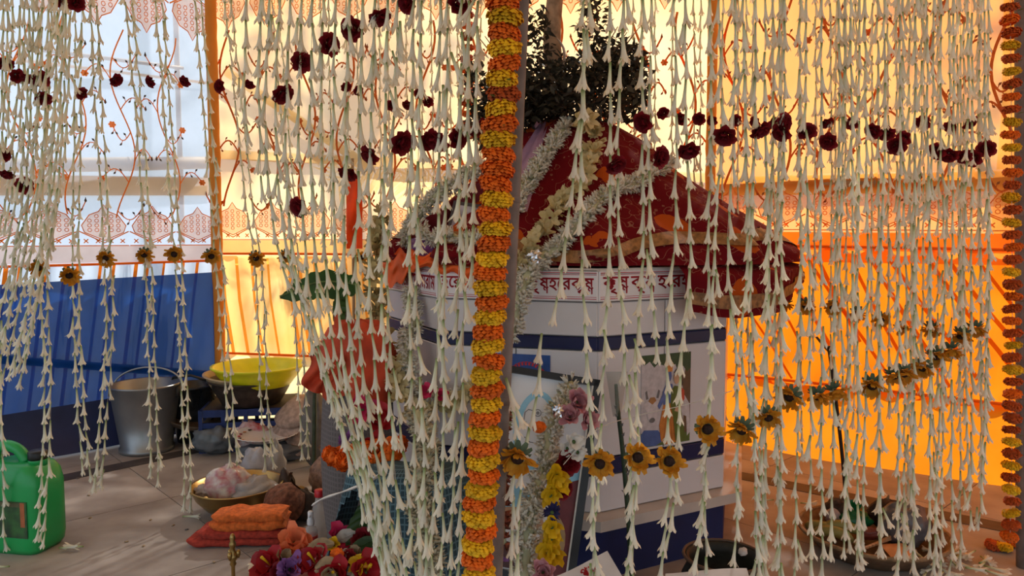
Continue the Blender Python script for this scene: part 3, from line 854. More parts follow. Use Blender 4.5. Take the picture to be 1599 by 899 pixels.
for px, py, rx, ry, ryy, n in clumps:
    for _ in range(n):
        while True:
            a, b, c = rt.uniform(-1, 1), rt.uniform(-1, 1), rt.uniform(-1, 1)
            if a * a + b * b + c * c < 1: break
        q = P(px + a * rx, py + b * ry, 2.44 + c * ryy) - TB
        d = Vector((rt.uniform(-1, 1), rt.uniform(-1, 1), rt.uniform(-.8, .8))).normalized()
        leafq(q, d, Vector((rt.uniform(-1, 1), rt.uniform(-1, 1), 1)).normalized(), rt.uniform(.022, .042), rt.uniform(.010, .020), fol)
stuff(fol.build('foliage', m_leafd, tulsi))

# ================================================================== FLOWERS
m_tub = ramp_mat('tuberose_petal', [(0.0, (.92, .86, .70)), (.35, (.92, .90, .77)), (.72, (.74, .79, .52)), (1.0, (.26, .38, .10))], .55, .30, 'Z', rnd=.14)
m_rose = mat('rose_petal', (.22, .008, .016), .6, var=.3, scale=40, trans=.15)
m_green = mat('stalk_green', (.10, .17, .05), .6, var=.3, scale=40)
m_sunp = mat('sunflower_petal', (.58, .24, .012), .65, var=.0, scale=60, col2=(.72, .36, .03), trans=.25)
m_disc = mat('sunflower_disc', (.030, .014, .010), .9, var=.4, scale=160, bump=.6)
m_sepal = mat('sunflower_sepal', (.085, .13, .075), .8, var=.25, scale=40)
m_mario = mat('marigold_orange', (.86, .15, .006), .7, var=.2, scale=70, trans=.12, rnd=.12)
m_mariy = mat('marigold_yellow', (.84, .47, .008), .7, var=.2, scale=70, trans=.12, rnd=.12)
m_mariod = mat('marigold_rust_and_shade', (.50, .075, .008), .7, var=.2, scale=70, trans=.1, rnd=.15)  # rust flowers, also orange ones with their shade put into the colour
m_thread = mat('cotton_thread', (.62, .58, .50), .8)
def tuberose_mesh(seed):
    r = random.Random(seed); mb = MB(); L = .055
    bend = r.uniform(-.007, .007); bend2 = r.uniform(-.004, .004)
    rings = [(0, .0022), (-.25 * L, .0026), (-.55 * L, .0036), (-.72 * L, .0050), (-.80 * L, .0066)]
    vs, fs, n = [], [], 6
    def B(x, y, z):
        k = (z / L) ** 2; return (x + bend * k, y + bend2 * k, z)
    for z, rr in rings:
        for j in range(n):
            t = 2 * PI * j / n; vs.append(B(rr * math.cos(t), rr * math.sin(t), z))
    for i in range(len(rings) - 1):
        for j in range(n): fs.append((i * n + j, (i + 1) * n + j, (i + 1) * n + (j + 1) % n, i * n + (j + 1) % n))
    fs.append(tuple(range(n)))
    b = (len(rings) - 1) * n
    op = r.uniform(.45, .95)
    for j in range(n):
        t0, t1 = 2 * PI * j / n, 2 * PI * (j + 1) / n; tm = (t0 + t1) / 2
        ro = op * r.uniform(.8, 1.2); o = len(vs)
        rm = .0098 * (.7 + .4 * ro); zt = -L * r.uniform(.94, 1.02)
        vs += [B(rm * math.cos(t0 + .16), rm * math.sin(t0 + .16), -.90 * L), B(rm * math.cos(t1 - .16), rm * math.sin(t1 - .16), -.90 * L), B(.0145 * ro * math.cos(tm), .0145 * ro * math.sin(tm), zt)]
        fs += [(b + j, o, o + 1, b + (j + 1) % n), (o, o + 2, o + 1)]
    return mb.add(vs, fs).mesh('tuberose', m_tub)
TUB = [tuberose_mesh(k) for k in range(8)]
def petal_patch(mb, M, w, l, cup, curl, mi=0):
    vs = []
    for i in range(4):
        v = i / 3
        for j in range(3):
            u = j - 1
            ww = w * (math.sin(PI * (.18 + .62 * v)))
            vs.append(M @ Vector((u * ww / 2, cup * (u * u) * -1 * w + curl * v * v, v * l)))
    mb.add(vs, [(i * 3 + j, i * 3 + j + 1, (i + 1) * 3 + j + 1, (i + 1) * 3 + j) for i in range(3) for j in range(2)], mi)
def rough_up(mb, amp, seed, fr=90.0):
    mb.v = [tuple(Vector(v) + Vector((noise.noise(Vector(v) * fr + Vector((seed, 0, 0))), noise.noise(Vector(v) * fr + Vector((0, seed, 9))), noise.noise(Vector(v) * fr + Vector((5, 0, seed))))) * amp) for v in mb.v]
def rose_mesh(seed):
    r = random.Random(seed); mb = MB()
    for k, (n, rad, tilt, s) in enumerate([(3, .002, .05, .8), (5, .005, .35, 1.0), (6, .007, .65, 1.0), (7, .008, 1.0, .95)]):
        for j in range(n):
            M = Matrix.Rotation(2 * PI * j / n + k * .5 + r.uniform(-.2, .2), 4, 'Z') @ Matrix.Translation((0, rad, 0)) @ Matrix.Rotation(-tilt + r.uniform(-.1, .1), 4, 'X')
            petal_patch(mb, M, .024 * s, .017 * s, .22, .003 * (k - 1))
    return mb.mesh('rose', m_rose)
ROSE = [rose_mesh(k) for k in range(3)]
CALYX = MB().lathe([(.001, -.012), (.003, -.008), (.005, -.002), (.004, .002)], 8).mesh('calyx', m_green)
def sunflower_meshes(seed):
    r = random.Random(seed); mb = MB()
    for k in range(2):
        n = 18
        for j in range(n):
            droop = r.uniform(-.3, 1.1)
            M = Matrix.Rotation(2 * PI * (j + .5 * k) / n + r.uniform(-.1, .1), 4, 'Y') @ Matrix.Translation((0, .002 * k, .010)) @ Matrix.Rotation(droop, 4, 'X')
            petal_patch(mb, M, .0095, r.uniform(.012, .022), .12, -.004)
    rough_up(mb, .0035, seed)
    return mb.mesh('sunflower', m_sunp)
SUNF = [sunflower_meshes(k) for k in range(4)]
DISC = MB().lathe([(.0005, .0065), (.004, .006), (.0075, .0045), (.0095, .001), (.009, -.003)], 14, M=Matrix.Rotation(PI / 2, 4, 'X')).mesh('flower_disc', m_disc)
sb = MB()
for j in range(9):
    M = Matrix.Rotation(2 * PI * j / 9, 4, 'Y') @ Matrix.Translation((0, .005, .004)) @ Matrix.Rotation(-.35, 4, 'X')
    petal_patch(sb, M, .010, .018, .1, .004)
SEPAL = sb.mesh('sepals', m_sepal)
def marigold_mesh(seed, m, flat=.62):
    r = random.Random(seed); mb = MB(); RR = .0255
    for ring in range(6):
        ph = -.75 + 1.5 * ring / 5
        n = int(17 * math.cos(ph * .9)) + 5
        for j in range(n):
            t = 2 * PI * (j + .5 * (ring % 2)) / n + r.uniform(-.12, .12)
            d = Vector((math.cos(t) * math.cos(ph), math.sin(t) * math.cos(ph), math.sin(ph) * flat))
            s = Vector((-math.sin(t), math.cos(t), 0)); up = s.cross(d).normalized()
            w = .0042; q = RR * r.uniform(.88, 1.08)
            base = d * RR * .55; tip = d * q
            mb.add([base - s * w * .5, base + s * w * .5, tip + s * w + up * .0022, tip + up * r.uniform(.003, .0055) + d * .001, tip - s * w + up * .0022, tip - up * .002],
                   [(0, 1, 2, 5), (0, 5, 4), (5, 2, 3, 4)])
    mb.ball((0, 0, 0), (RR * .72, RR * .72, RR * .5), 12, 7, .12, 4, seed)
    return mb.mesh('marigold', m)
MARI = {c: [marigold_mesh(k, m) for k in range(3)] for c, m in (('o', m_mario), ('y', m_mariy), ('r', m_mariod))}

# ---- the four posts' ground plan of the flower curtains
PF, PR_, PB, PL = (0.0, 1.16), (1.31, 1.95), (-0.17, 3.06), (-1.36, 2.0)
RAIL_Z = 2.06
PANEL = {'FL': (PF, PL), 'FR': (PF, PR_), 'LB': (PL, PB), 'BR': (PB, PR_)}
WHERE = {'FL': 'near curtain on the blue tarp side', 'FR': 'near curtain on the orange wall side',
         'LB': 'rear curtain before the blue tarp', 'BR': 'rear curtain before the orange wall'}
STR = {k: [] for k in PANEL}
def strand(panel, pts, jit=0.012, pitch=0.049, scale=1.0, sway=0.0):
    a, b = PANEL[panel]
    off = R.uniform(-jit, jit)
    w = [on_plane(px, py, a, b, off) for px, py in pts]
    for q in w: q.z = max(q.z, 0.012)
    STR[panel].append({'path': smooth_path(w, 8), 'px': pts, 'pitch': pitch * R.uniform(.95, 1.06), 'scale': scale, 'extra': []})
# near curtain, garland side: the strands gather down towards the flower heap
FLP = [[(748, -50), (743, 150), (740, 330), (737, 420)],
 [(733, -50), (729, 300), (724, 500), (722, 700), (716, 910)], [(722, -50), (718, 300), (715, 500), (710, 700), (703, 910)],
 [(700, -50), (697, 250), (692, 500), (692, 700), (690, 910)], [(688, -50), (686, 250), (683, 500), (680, 700), (672, 910)],
 [(660, -50), (653, 250), (650, 470), (662, 700), (667, 910)], [(648, -50), (642, 250), (639, 470), (646, 640), (652, 800), (658, 910)],
 [(624, -50), (613, 250), (605, 470), (622, 640), (640, 800), (650, 910)], [(607, -50), (600, 250), (596, 470), (610, 640), (620, 780), (637, 910)],
 [(588, -50), (577, 250), (578, 470), (588, 600), (602, 760), (629, 910)], [(568, -50), (560, 250), (556, 450), (572, 620), (598, 780), (624, 910)],
 [(548, -50), (538, 250), (540, 430), (550, 560), (574, 720), (616, 910)], [(526, -50), (520, 200), (524, 400), (534, 540), (558, 680), (612, 910)],
 [(506, -50), (502, 200), (508, 400), (517, 520), (550, 660), (606, 900)], [(490, -50), (484, 200), (492, 400), (502, 520), (541, 650), (601, 890)],
 [(474, -50), (466, 200), (478, 400), (492, 520), (534, 660), (596, 880)], [(456, -50), (446, 200), (458, 400), (484, 500), (526, 650), (590, 870)],
 [(440, -50), (430, 200), (446, 380), (476, 490), (520, 640)], [(424, -50), (414, 200), (432, 380), (462, 470)],
 [(410, -50), (404, 140), (408, 300)], [(386, -50), (382, 100), (384, 190)]]
for p in FLP: strand('FL', p)
for k in range(15):
    x = 6 + k * 7.6 + R.uniform(-3, 3)
    e = R.choice([380, 440, 470, 520, 560])
    s = R.uniform(.7, 1.1)
    pts = [(x, -50), (x - 2, 100), (x - 12 * s, 240), (x - 32 * s, 360)]
    if x > 40: pts.append((x - 62 * s, 470)); 
    if x > 70: pts.append((x - 96 * s, 580))
    strand('FL', pts, jit=.05)
strand('FL', [(2, 500), (2, 620), (4, 760), (6, 862)], jit=.01)
# rear curtain before the blue tarp (pairs), then behind the altar
LBP = [[(88, -50), (72, 200), (63, 420), (70, 600), (60, 838)], [(118, -50), (116, 200), (113, 430), (119, 600), (126, 700), (132, 742)],
 [(138, -50), (151, 200), (163, 400), (166, 520), (156, 650), (150, 742)], [(190, -50), (214, 200), (226, 400), (232, 560), (237, 745)],
 [(238, -50), (258, 200), (272, 400), (281, 560), (289, 790)], [(300, -50), (324, 250), (338, 430), (347, 540), (361, 735)],
 [(346, -50), (382, 300), (400, 430), (406, 600), (414, 712)], [(420, -50), (448, 300), (458, 450), (466, 600), (472, 712)]]
for p in LBP:
    strand('LB', p, jit=.01); strand('LB', [(x + 10, y) for x, y in p], jit=.01, pitch=.050)
for x in (500, 512, 540, 556, 590, 604, 632, 655, 672, 700, 712):
    strand('LB', [(x, -50), (x + 4, 200), (x + 6, R.uniform(330, 520))], jit=.03)
# near curtain towards the orange wall
FRP = [[(912, -50), (908, 150), (890, 320), (868, 480)], [(922, -50), (909, 200), (908, 400), (916, 560), (926, 740), (928, 910)],
 [(952, -50), (953, 200), (951, 400), (944, 560), (936, 730), (922, 910)], [(976, -50), (966, 200), (966, 400), (976, 560), (986, 720), (988, 910)],
 [(1004, -50), (1003, 200), (1005, 400), (992, 560), (996, 720), (978, 910)], [(1018, -50), (1014, 200), (1015, 400), (1024, 520), (1030, 560)],
 [(1052, -50), (1056, 200), (1052, 400), (1040, 560), (1046, 740), (1030, 910)], [(1070, -50), (1072, 200), (1078, 400), (1064, 560), (1056, 740), (1042, 860)],
 [(1108, -50), (1110, 200), (1106, 400), (1110, 560), (1100, 740), (1104, 910)], [(1122, -50), (1126, 200), (1116, 400), (1108, 640), (1092, 850)],
 [(1148, -50), (1146, 200), (1136, 400), (1150, 560), (1152, 740), (1146, 910)], [(1160, -50), (1164, 200), (1168, 400), (1158, 560), (1190, 740), (1190, 910)]]
for p in FRP: strand('FR', p)
x = 1180
while x < 1556:
    xb = x + R.uniform(-14, 8)
    e = 905 if x < 1300 else R.uniform(840, 895)
    if x > 1505: e = R.uniform(700, 830)
    mid = x + R.uniform(-8, 8)
    strand('FR', [(x, -50), (x + R.uniform(-3, 3), 200), (mid, 430), ((mid + xb) / 2, 650), (xb, e)], jit=.03)
    x += R.choice([8, 11, 15, 19, 24]) if x < 1400 else R.choice([6, 8, 10, 13])
strand('FR', [(790, 590), (800, 640), (806, 700), (800, 800), (798, 905)], jit=0.0); strand('FR', [(846, 520), (838, 620), (818, 705), (812, 800), (806, 905)], jit=0.0)
# rear curtain before the orange wall
x = 752
while x < 1530:
    if not (770 < x < 985):
        strand('BR', [(x, -50), (x + R.uniform(-4, 4), 200), (x + R.uniform(-5, 5), R.uniform(480, 720))], jit=.03)
    x += R.choice([13, 22, 30])

# ---- roses and sunflowers tied into the strands
ROSES = {'FL': [(638, 4), (715, 8), (592, 25), (552, 45), (512, 70), (470, 97), (545, 268), (580, 240), (625, 222), (668, 217), (684, 216), (712, 217), (748, 197), (470, 322), (440, 145), (8, 98), (26, 118), (44, 120), (62, 124), (68, 153), (100, 3), (118, 5), (5, 242), (12, 270), (37, 290)],
 'LB': [(130, 147), (180, 124), (237, 127), (290, 126), (345, 135), (390, 130), (655, 145), (612, 165), (637, 163), (668, 160), (560, 142), (540, 135)],
 'FR': [(1028, 245), (1006, 190), (1075, 232), (1133, 210), (1185, 200), (1220, 192), (1222, 205), (1260, 207), (1295, 220), (1365, 203), (1384, 206), (1400, 226), (1412, 218), (1465, 235), (1482, 240), (1505, 243), (1520, 246), (1540, 233), (960, 255)],
 'BR': [(1036, 178), (1065, 185), (1092, 185), (1113, 188), (1149, 188), (1180, 190), (1208, 190), (1290, 190), (1333, 193), (1443, 190), (1485, 197), (1512, 190)]}
SUNS = {'FR': [(808, 716), (937, 724), (996, 714), (1045, 720), (1105, 670), (1158, 672), (1200, 652), (1232, 620), (1278, 620), (1305, 613), (1362, 603), (1396, 588), (1412, 584), (1440, 575), (1462, 557), (1485, 549), (1500, 525), (1523, 515)],
 'LB': [(60, 418), (108, 430), (165, 403), (225, 398), (272, 397), (330, 400), (400, 403), (445, 400), (565, 402)],
 'BR': [(1225, 473), (1258, 478), (1300, 480), (1338, 490), (1376, 500), (1408, 512), (1455, 515)]}
def proj(p):
    d = Vector(p) - EYE
    z = d.dot(FWD); return (CX + F_PX * d.x / z, CY - F_PX * d.dot(UPV) / z)
for kind, tab in (('rose', ROSES), ('sunflower', SUNS)):
    for pn, lst in tab.items():
        for (px, py) in lst:
            best = None
            for s in STR[pn]:
                for q in s['path']:
                    u, v = proj(q)
                    dd = abs(u - px) + 1.5 * abs(v - py)
                    if best is None or dd < best[0]: best = (dd, s)
            a, b = PANEL[pn]
            best[1]['extra'].append((kind, on_plane(px, py, a, b, -0.012)))
def aim(d):
    """rotation taking local -Z onto direction d"""
    return Vector(d).to_track_quat('-Z', 'Y')
n_fl = 0
def build_strands(pn):
    global n_fl
    lst = sorted(STR[pn], key=lambda s: abs(s['px'][0][0] - 790) if pn in ('FL', 'FR') else s['px'][0][0])
    for i, s in enumerate(lst):
        path = s['path']; base = path[-1]
        kinds = {e[0] for e in s['extra']}
        nr = sum(e[0] == 'rose' for e in s['extra']); ns = sum(e[0] == 'sunflower' for e in s['extra'])
        w = ' with ' + ' and '.join(([('a red rose' if nr == 1 else 'red roses')] if nr else []) + ([('a sunflower' if ns == 1 else 'sunflowers')] if ns else [])) if kinds else ''
        fro = 'marigold post' if pn in ('FL', 'FR') else ('outer end' if pn == 'LB' else 'altar end')
        lab = 'tuberose strand%s, %s from the %s, %s' % (w, ordinal(i + 1), fro, WHERE[pn])
        if len(lab.split()) > 16:
            w = w.replace(' a ', ' ').replace(' red ', ' ')
            lab = 'tuberose strand%s, %s from %s, %s' % (w, ordinal(i + 1), fro, WHERE[pn].replace(' the ', ' '))
        t = thing('tuberose_strand', lab, 'flower garland', base, 0, 'tuberose strands of the ' + WHERE[pn])
        top = path[0]
        full = ([Vector((top.x, top.y, RAIL_Z))] if s['px'][0][1] < 0 else []) + path[::2] + [path[-1]]
        MB().tube([p - base for p in full], .0006, 3, cap=False).build('thread', m_thread, t)
        pts = resample(path, s['pitch'])
        for k in range(len(pts)):
            p = pts[k]
            d = (pts[k + 1] - p) if k + 1 < len(pts) else (p - pts[k - 1] if k else Vector((0, 0, -1)))
            d = d.normalized() + Vector((R.uniform(-.12, .12), R.uniform(-.12, .12), 0))
            q = aim(d) @ Quaternion((0, 0, 1), R.uniform(0, 6.28))
            sc = s['scale'] * R.uniform(.90, 1.10)
            if p.z - .056 < 0: continue
            put('tuberose', R.choice(TUB), t, p - base, q, (sc * R.uniform(.80, 1.08), sc * R.uniform(.80, 1.08), sc)); n_fl += 1
            if R.random() < .09:
                q2 = aim(d + Vector((R.uniform(-.4, .4), R.uniform(-.4, .4), 0))) @ Quaternion((0, 0, 1), R.uniform(0, 6.28))
                put('tuberose', R.choice(TUB), t, p - base + Vector((R.uniform(-.006, .006), R.uniform(-.006, .006), .01)), q2, sc * .95); n_fl += 1
        for kind, pos in s['extra']:
            face = (EYE - pos).normalized()
            if kind == 'rose':
                q = (face * .6 + Vector((R.uniform(-.7, .7), 0, R.uniform(-.8, .3)))).normalized().to_track_quat('Z', 'Y')
                o = put('rose', R.choice(ROSE), t, pos - base, q, R.uniform(.80, 1.0))
                put('calyx', CALYX, o)
            else:
                tilt = Vector((R.uniform(-.8, .8), 0, R.uniform(-2.0, .1))) if pos.x > .25 else Vector((R.uniform(-.3, .3), 0, R.uniform(-.9, -.3)))
                if pn == 'FR' and 950 < proj(pos)[0] < 1120 : tilt = Vector((R.uniform(.1, .3), 0, R.uniform(-.2, .1)))
                q = (face + tilt).normalized().to_track_quat('-Y', 'Z')
                o = put('sunflower', R.choice(SUNF), t, pos - base, q, R.uniform(.90, 1.08))
                put('flower_disc', DISC, o); put('sepals', SEPAL, o, (0, .004, 0))
for pn in ('FL', 'FR', 'LB', 'BR'): build_strands(pn)

# ---- posts, rails and marigold garlands
m_post = mat('grey_wrapped_post', (.20, .16, .14), .85, var=.2, scale=25)
def post_thru(label, pa, pb, r):
    d = (pb - pa); a = pa + d * ((0 - pa.z) / d.z); b = pa + d * ((RAIL_Z + .05 - pa.z) / d.z)
    return pole('curtain_post', label, a, b, r, m_post, nodes=True, group='posts of the flower curtain', cat='post')
pf = post_thru('slim grey-brown post beside the near marigold garland', P(817, 0, 1.175), P(789, 600, 1.175), .0095)
prr = post_thru('dark grey post at the orange wall end of the flower curtain', P(1596, 0, 1.98), P(1598, 700, 1.98), .018)
def rail(label, a, b):
    pole('curtain_rail', label, (a[0], a[1], RAIL_Z), (b[0], b[1], RAIL_Z), .010, m_paleb, nodes=False, group='rails the flower curtains hang from', cat='rail')
rail('thin rail above the near curtain on the blue tarp side', PF, PL); rail('thin rail above the near curtain on the orange wall side', PF, PR_)
rail('thin rail above the rear curtain before the blue tarp', PL, PB); rail('thin rail above the rear curtain before the orange wall', PB, PR_)
def garland(label, pts, step, cols, sc, seed):
    r = random.Random(seed)
    path = smooth_path(pts, 8); base = path[-1]
    t = thing('marigold_garland', label, 'flower garland', base, 0, 'marigold garlands on the posts')
    full = [Vector((path[0].x, path[0].y, RAIL_Z))] + path[::2] + [path[-1]]
    MB().tube([p - base for p in full], .0008, 4, cap=False).build('thread', m_thread, t)
    for k, p in enumerate(resample(path, step)):
        c = cols[k % len(cols)]
        if r.random() < .10: c = r.choice(['r', 'y', 'o'])
        rot = Euler((r.uniform(-.22, .22), r.uniform(-.22, .22), r.uniform(0, 6.28))).to_quaternion()
        put('marigold', r.choice(MARI[c]), t, p - base + Vector((r.uniform(-.003, .003), 0, 0)), rot, (sc * r.uniform(.92, 1.08), sc, sc * r.uniform(.85, 1.0)))
        if r.random() < .28:
            mb = MB(); dd = Vector((r.uniform(-1, 1), -1, .2)).normalized()
            leafq(Vector((0, 0, 0)), dd, Vector((0, 0, 1)), .020, .010, mb)
            mb.build('leaf', m_green, t, p - base + dd * .012 + Vector((0, 0, step * .5)))
    return t
GY = 1.125
garland('thick orange and yellow marigold garland hanging along the near post', [P(x, y, GY) for x, y in [(788, -45), (786, 110), (779, 230), (771, 370), (765, 490), (761, 590), (755, 700), (750, 800), (745, 915)]], .0222, 'oy', 1.0, 3)
garland('marigold garland on the post at the orange wall end', [P(x, y, 1.93) for x, y in [(1577, -30), (1579, 150), (1580, 330), (1581, 520), (1580, 700), (1577, 848)]], .032, 'ryrory', .86, 8)  # rust flowers carry the shade on this garland as colour
garland('dim marigold garland hanging at the back behind the tulsi bush', [P(x, y, 3.02) for x, y in [(732, -30), (730, 60), (729, 140), (733, 215)]], .043, 'orrr', 1.05, 5)

# ---- thick garlands of small white blossoms
m_bud = mat('white_blossom', (.74, .71, .60), .6, var=.0, scale=90, col2=(.84, .81, .72), trans=.2)
m_budg = mat('blossom_stem', (.42, .42, .26), .6, var=.2)
m_cham = mat('cream_champak', (.60, .49, .22), .6, var=.2, scale=50, col2=(.72, .62, .36), trans=.2)
def bud(mb, p, d, L, w, r, mi=0):
    s = d.cross(Vector((r.uniform(-1, 1), r.uniform(-1, 1), .3))).normalized(); q = d.cross(s)
    c1 = p + d * L * .55; tip = p + d * L
    ring = [c1 + (s * math.cos(a) + q * math.sin(a)) * w for a in (0, PI / 2, PI, 1.5 * PI)]
    mb.add([p] + ring + [tip + s * w * 1.1, tip + q * w * 1.1, tip - s * w * 1.1, tip - q * w * 1.1, c1 + d * L * .2],
           [(0, 1, 2), (0, 2, 3), (0, 3, 4), (0, 4, 1), (1, 5, 9), (2, 6, 9), (3, 7, 9), (4, 8, 9), (1, 9, 2), (2, 9, 3), (3, 9, 4), (4, 9, 1)], mi)
def thick_garland(name, label, pts, rad, per_m, m, seed, blen=.024, bw=.0052, group=None):
    r = random.Random(seed); path = smooth_path(pts, 8); base = path[len(path) // 2].copy()
    t = thing(name, label, 'flower garland', base, 0, group)
    MB().tube([p - base for p in path], rad * .45, 7).build('core', m_budg, t)
    L = sum((b - a).length for a, b in zip(path, path[1:])); mb = MB()
    for p in resample(path, 1.0 / per_m):
        dv = Vector((r.gauss(0, 1), r.gauss(0, 1), r.gauss(0, .8))).normalized()
        bud(mb, p - base + dv * rad * .3, (dv + Vector((r.uniform(-.5, .5), r.uniform(-.5, .5), r.uniform(-.5, .5)))).normalized(), blen * r.uniform(.8, 1.25), bw * r.uniform(.8, 1.3), r, 0 if r.random() < .95 else 1)
    stuff(mb.build('blossoms', [m, m_budg], t))
    return t
def petals_garland(name, label, pts, step, sc, m, seed):
    """loose garland of larger cream flowers"""
    r = random.Random(seed); path = smooth_path(pts, 8); base = path[len(path) // 2].copy()
    t = thing(name, label, 'flower garland', base)
    MB().tube([p - base for p in path], .003, 5).build('thread', m_budg, t)
    fm = []
    for k in range(3):
        mb = MB()
        for j in range(6):
            M = Matrix.Rotation(2 * PI * j / 6 + r.uniform(-.3, .3), 4, 'Z') @ Matrix.Translation((0, .003, 0)) @ Matrix.Rotation(-r.uniform(.3, 1.3), 4, 'X')
            petal_patch(mb, M, .014, .024, .2, .004)
        rough_up(mb, .006, seed + k, 60); fm.append(mb.mesh('champak_flower', m))
    for p in resample(path, step):
        dv = (EYE - p).normalized() * .7 + Vector((r.uniform(-1, 1), r.uniform(-1, 1), r.uniform(-.7, .9)))
        put('champak_flower', r.choice(fm), t, p - base + dv.normalized() * .010, dv.normalized().to_track_quat('Z', 'Y'), sc * r.uniform(.85, 1.2))
    return t
def om(l, lift=.022): return [onm(x, y, lift, Y) for x, y, Y in l]
thick_garland('blossom_garland', 'white blossom garland down the sari beside the lavender wrap', om([(890, 190, 2.2), (862, 225, 2.1), (838, 262, 2.1), (815, 300, 2.1), (800, 335, 2.1)]), .026, 1100, m_bud, 1)
thick_garland('blossom_garland', 'white blossom garland curving across the red sari', om([(1042, 252, 2.3), (1000, 282, 2.1), (950, 302, 2.1), (905, 345, 2.05), (868, 388, 2.0), (838, 408, 1.95)]) + [P(818, 440, 1.88), P(806, 480, 1.86), P(797, 525, 1.87)], .030, 1100, m_bud, 2)
petals_garland('champak_garland', 'cream flower garland down the middle of the sari', om([(905, 180, 2.2), (928, 205, 2.15), (922, 250, 2.1), (905, 290, 2.1), (875, 320, 2.05), (845, 368, 2.0), (815, 395, 1.95), (800, 425, 1.9)]), .015, 1.15, m_cham, 3)
thick_garland('blossom_garland', 'pale blossom garland along the far edge of the mound', om([(752, 260, 2.25), (710, 285, 2.2), (675, 312, 2.2), (648, 345, 2.2), (630, 380, 2.15)]), .028, 1000, m_bud, 4)
petals_garland('champak_garland', 'yellowing flower garland hanging down the altar corner', [P(600, 335, 2.30), P(588, 385, 2.22), P(586, 440, 2.16), P(592, 500, 2.12), P(604, 560, 2.04), P(625, 605, 1.98)], .015, 1.2, mat('aged_champak', (.42, .33, .14), .7, var=.25, scale=40), 5)
thick_garland('blossom_garland', 'white blossom garland looping below the blue band of the altar', [P(640, 450, 2.14), P(645, 500, 2.08), P(636, 540, 2.02), P(640, 580, 1.98), P(655, 610, 1.96), P(690, 622, 1.93), P(730, 612, 1.90), P(765, 590, 1.89)], .024, 1100, m_bud, 6)
petals_garland('champak_garland', 'cream flower garland resting along the altar front below the white loop', [P(615, 560, 2.0), P(622, 610, 1.96), P(650, 640, 1.92), P(700, 632, 1.90), P(745, 600, 1.87)], .015, 1.15, m_cham, 7)
thick_garland('blossom_garland', 'old beige blossom garland hanging down over the checked cloth', [P(650, 645, 1.72), P(668, 690, 1.66), P(660, 740, 1.60), P(655, 790, 1.56), P(668, 840, 1.53), P(672, 905, 1.50)], .030, 1200, mat('old_blossom', (.50, .45, .32), .7, var=.2, scale=70), 8)

# ================================================================== THINGS ON AND AROUND THE ALTAR
def bag(name, label, cat, c, r, col, seed, amp=.35, alpha=1.0, rough=.3, knot=None, m=None, group=None, fr=2.6, nu=26, nv=16):
    """crumpled plastic bag or bundle resting at c (its lowest point)"""
    t = thing(name, label, cat, c, 0, group)
    mm = m or mat('plastic_%s' % seed, col, rough, var=.12, scale=25, alpha=alpha, trans=.2)
    def fn(u, v):
        th, f = 2 * PI * u, PI * v
        d = Vector((math.sin(f) * math.cos(th), math.sin(f) * math.sin(th), -math.cos(f)))
        k = 1 + amp * .6 * noise.noise(d * fr + Vector((seed * 3.3, 1, 0))) + amp * .35 * abs(noise.noise(d * fr * 2.6 + Vector((0, seed, 2)))) + amp * .2 * noise.noise(d * fr * 6 + Vector((seed, 0, 4)))
        q = Vector((d.x * r[0] * k, d.y * r[1] * k, r[2] + d.z * r[2] * k))
        q.z = max(q.z, .002); return q
    MB().grid(fn, nu, nv, closed=True).build('body', mm, t)
    if knot:
        k0 = Vector(knot)
        mb = MB()
        for j in range(7):
            a = j * .9; e = k0 + Vector((math.cos(a) * r[0] * .35, math.sin(a) * r[0] * .35, r[2] * .5))
            mb.add([k0 + Vector((-.006, 0, -.02)), k0 + Vector((.006, 0, -.02)), e + Vector((.01, .004, 0)), e - Vector((.01, .004, 0))], [(0, 1, 2, 3)])
        mb.build('knot', mm, t)
    return t
def lying(px, py):
    return G(px, py)

# ---- items on the altar top beside the mound
lav = mat('lavender_wrap', (.40, .24, .38), .25, var=.15, scale=20, spec=.6, trans=.2)
pts = [(852, 192), (828, 230), (815, 275), (806, 320)]
t = thing('lavender_wrap', 'glossy lavender plastic wrap standing against the sari mound', 'wrapping', onm(815, 300, .03))
def lf(u, v):
    px = 848 - 58 * v + (u - .5) * (22 + 66 * v); py = 190 + 140 * v
    q = onm(px, py, .018, 2.15) + Vector((0, .03 * (2 * u - 1) ** 2, .004 * math.sin(u * 22 + v * 9)))
    return tuple(q - t.location)
MB().grid(lf, 16, 16).build('sheet', lav, t)
# small framed picture and purple bundle in the garland niche
sp_ = thing('small_picture', 'small framed picture half buried in garlands on the altar edge', 'picture', P(722, 408, 2.10), math.radians(-14))
sp_.rotation_euler = (math.radians(-16), math.radians(9), math.radians(-14))
MB().box((0, 0, .085), (.13, .012, .17)).build('frame', mat('dark_frame', (.05, .04, .045), .35), sp_, smooth=False)
MB().box((0, -.0065, .085), (.108, .002, .148)).build('sheet', mat('dim_print', (.30, .27, .30), .4, var=.5, scale=40), sp_, smooth=False)
for k, (x, z, w, h, c) in enumerate([(-.02, .10, .03, .045, (.18, .30, .22)), (.015, .07, .035, .05, (.45, .30, .28)), (.03, .11, .02, .05, (.06, .07, .10)), (-.015, .05, .035, .03, (.22, .18, .40))]):
    MB().ball((x, -.0078, z), (w / 2, .0015, h / 2), 10, 6, .25, 3, k).build('printed_shape', C('sp%d' % k, c), sp_)
bag('purple_bundle', 'crumpled purple cloth bundle at the edge of the altar top', 'cloth', P(668, 412, 2.10), (.045, .04, .042), (.15, .04, .17), 21, .7, m=mat('purple_cloth', (.16, .05, .19), .5, var=.35, scale=30))
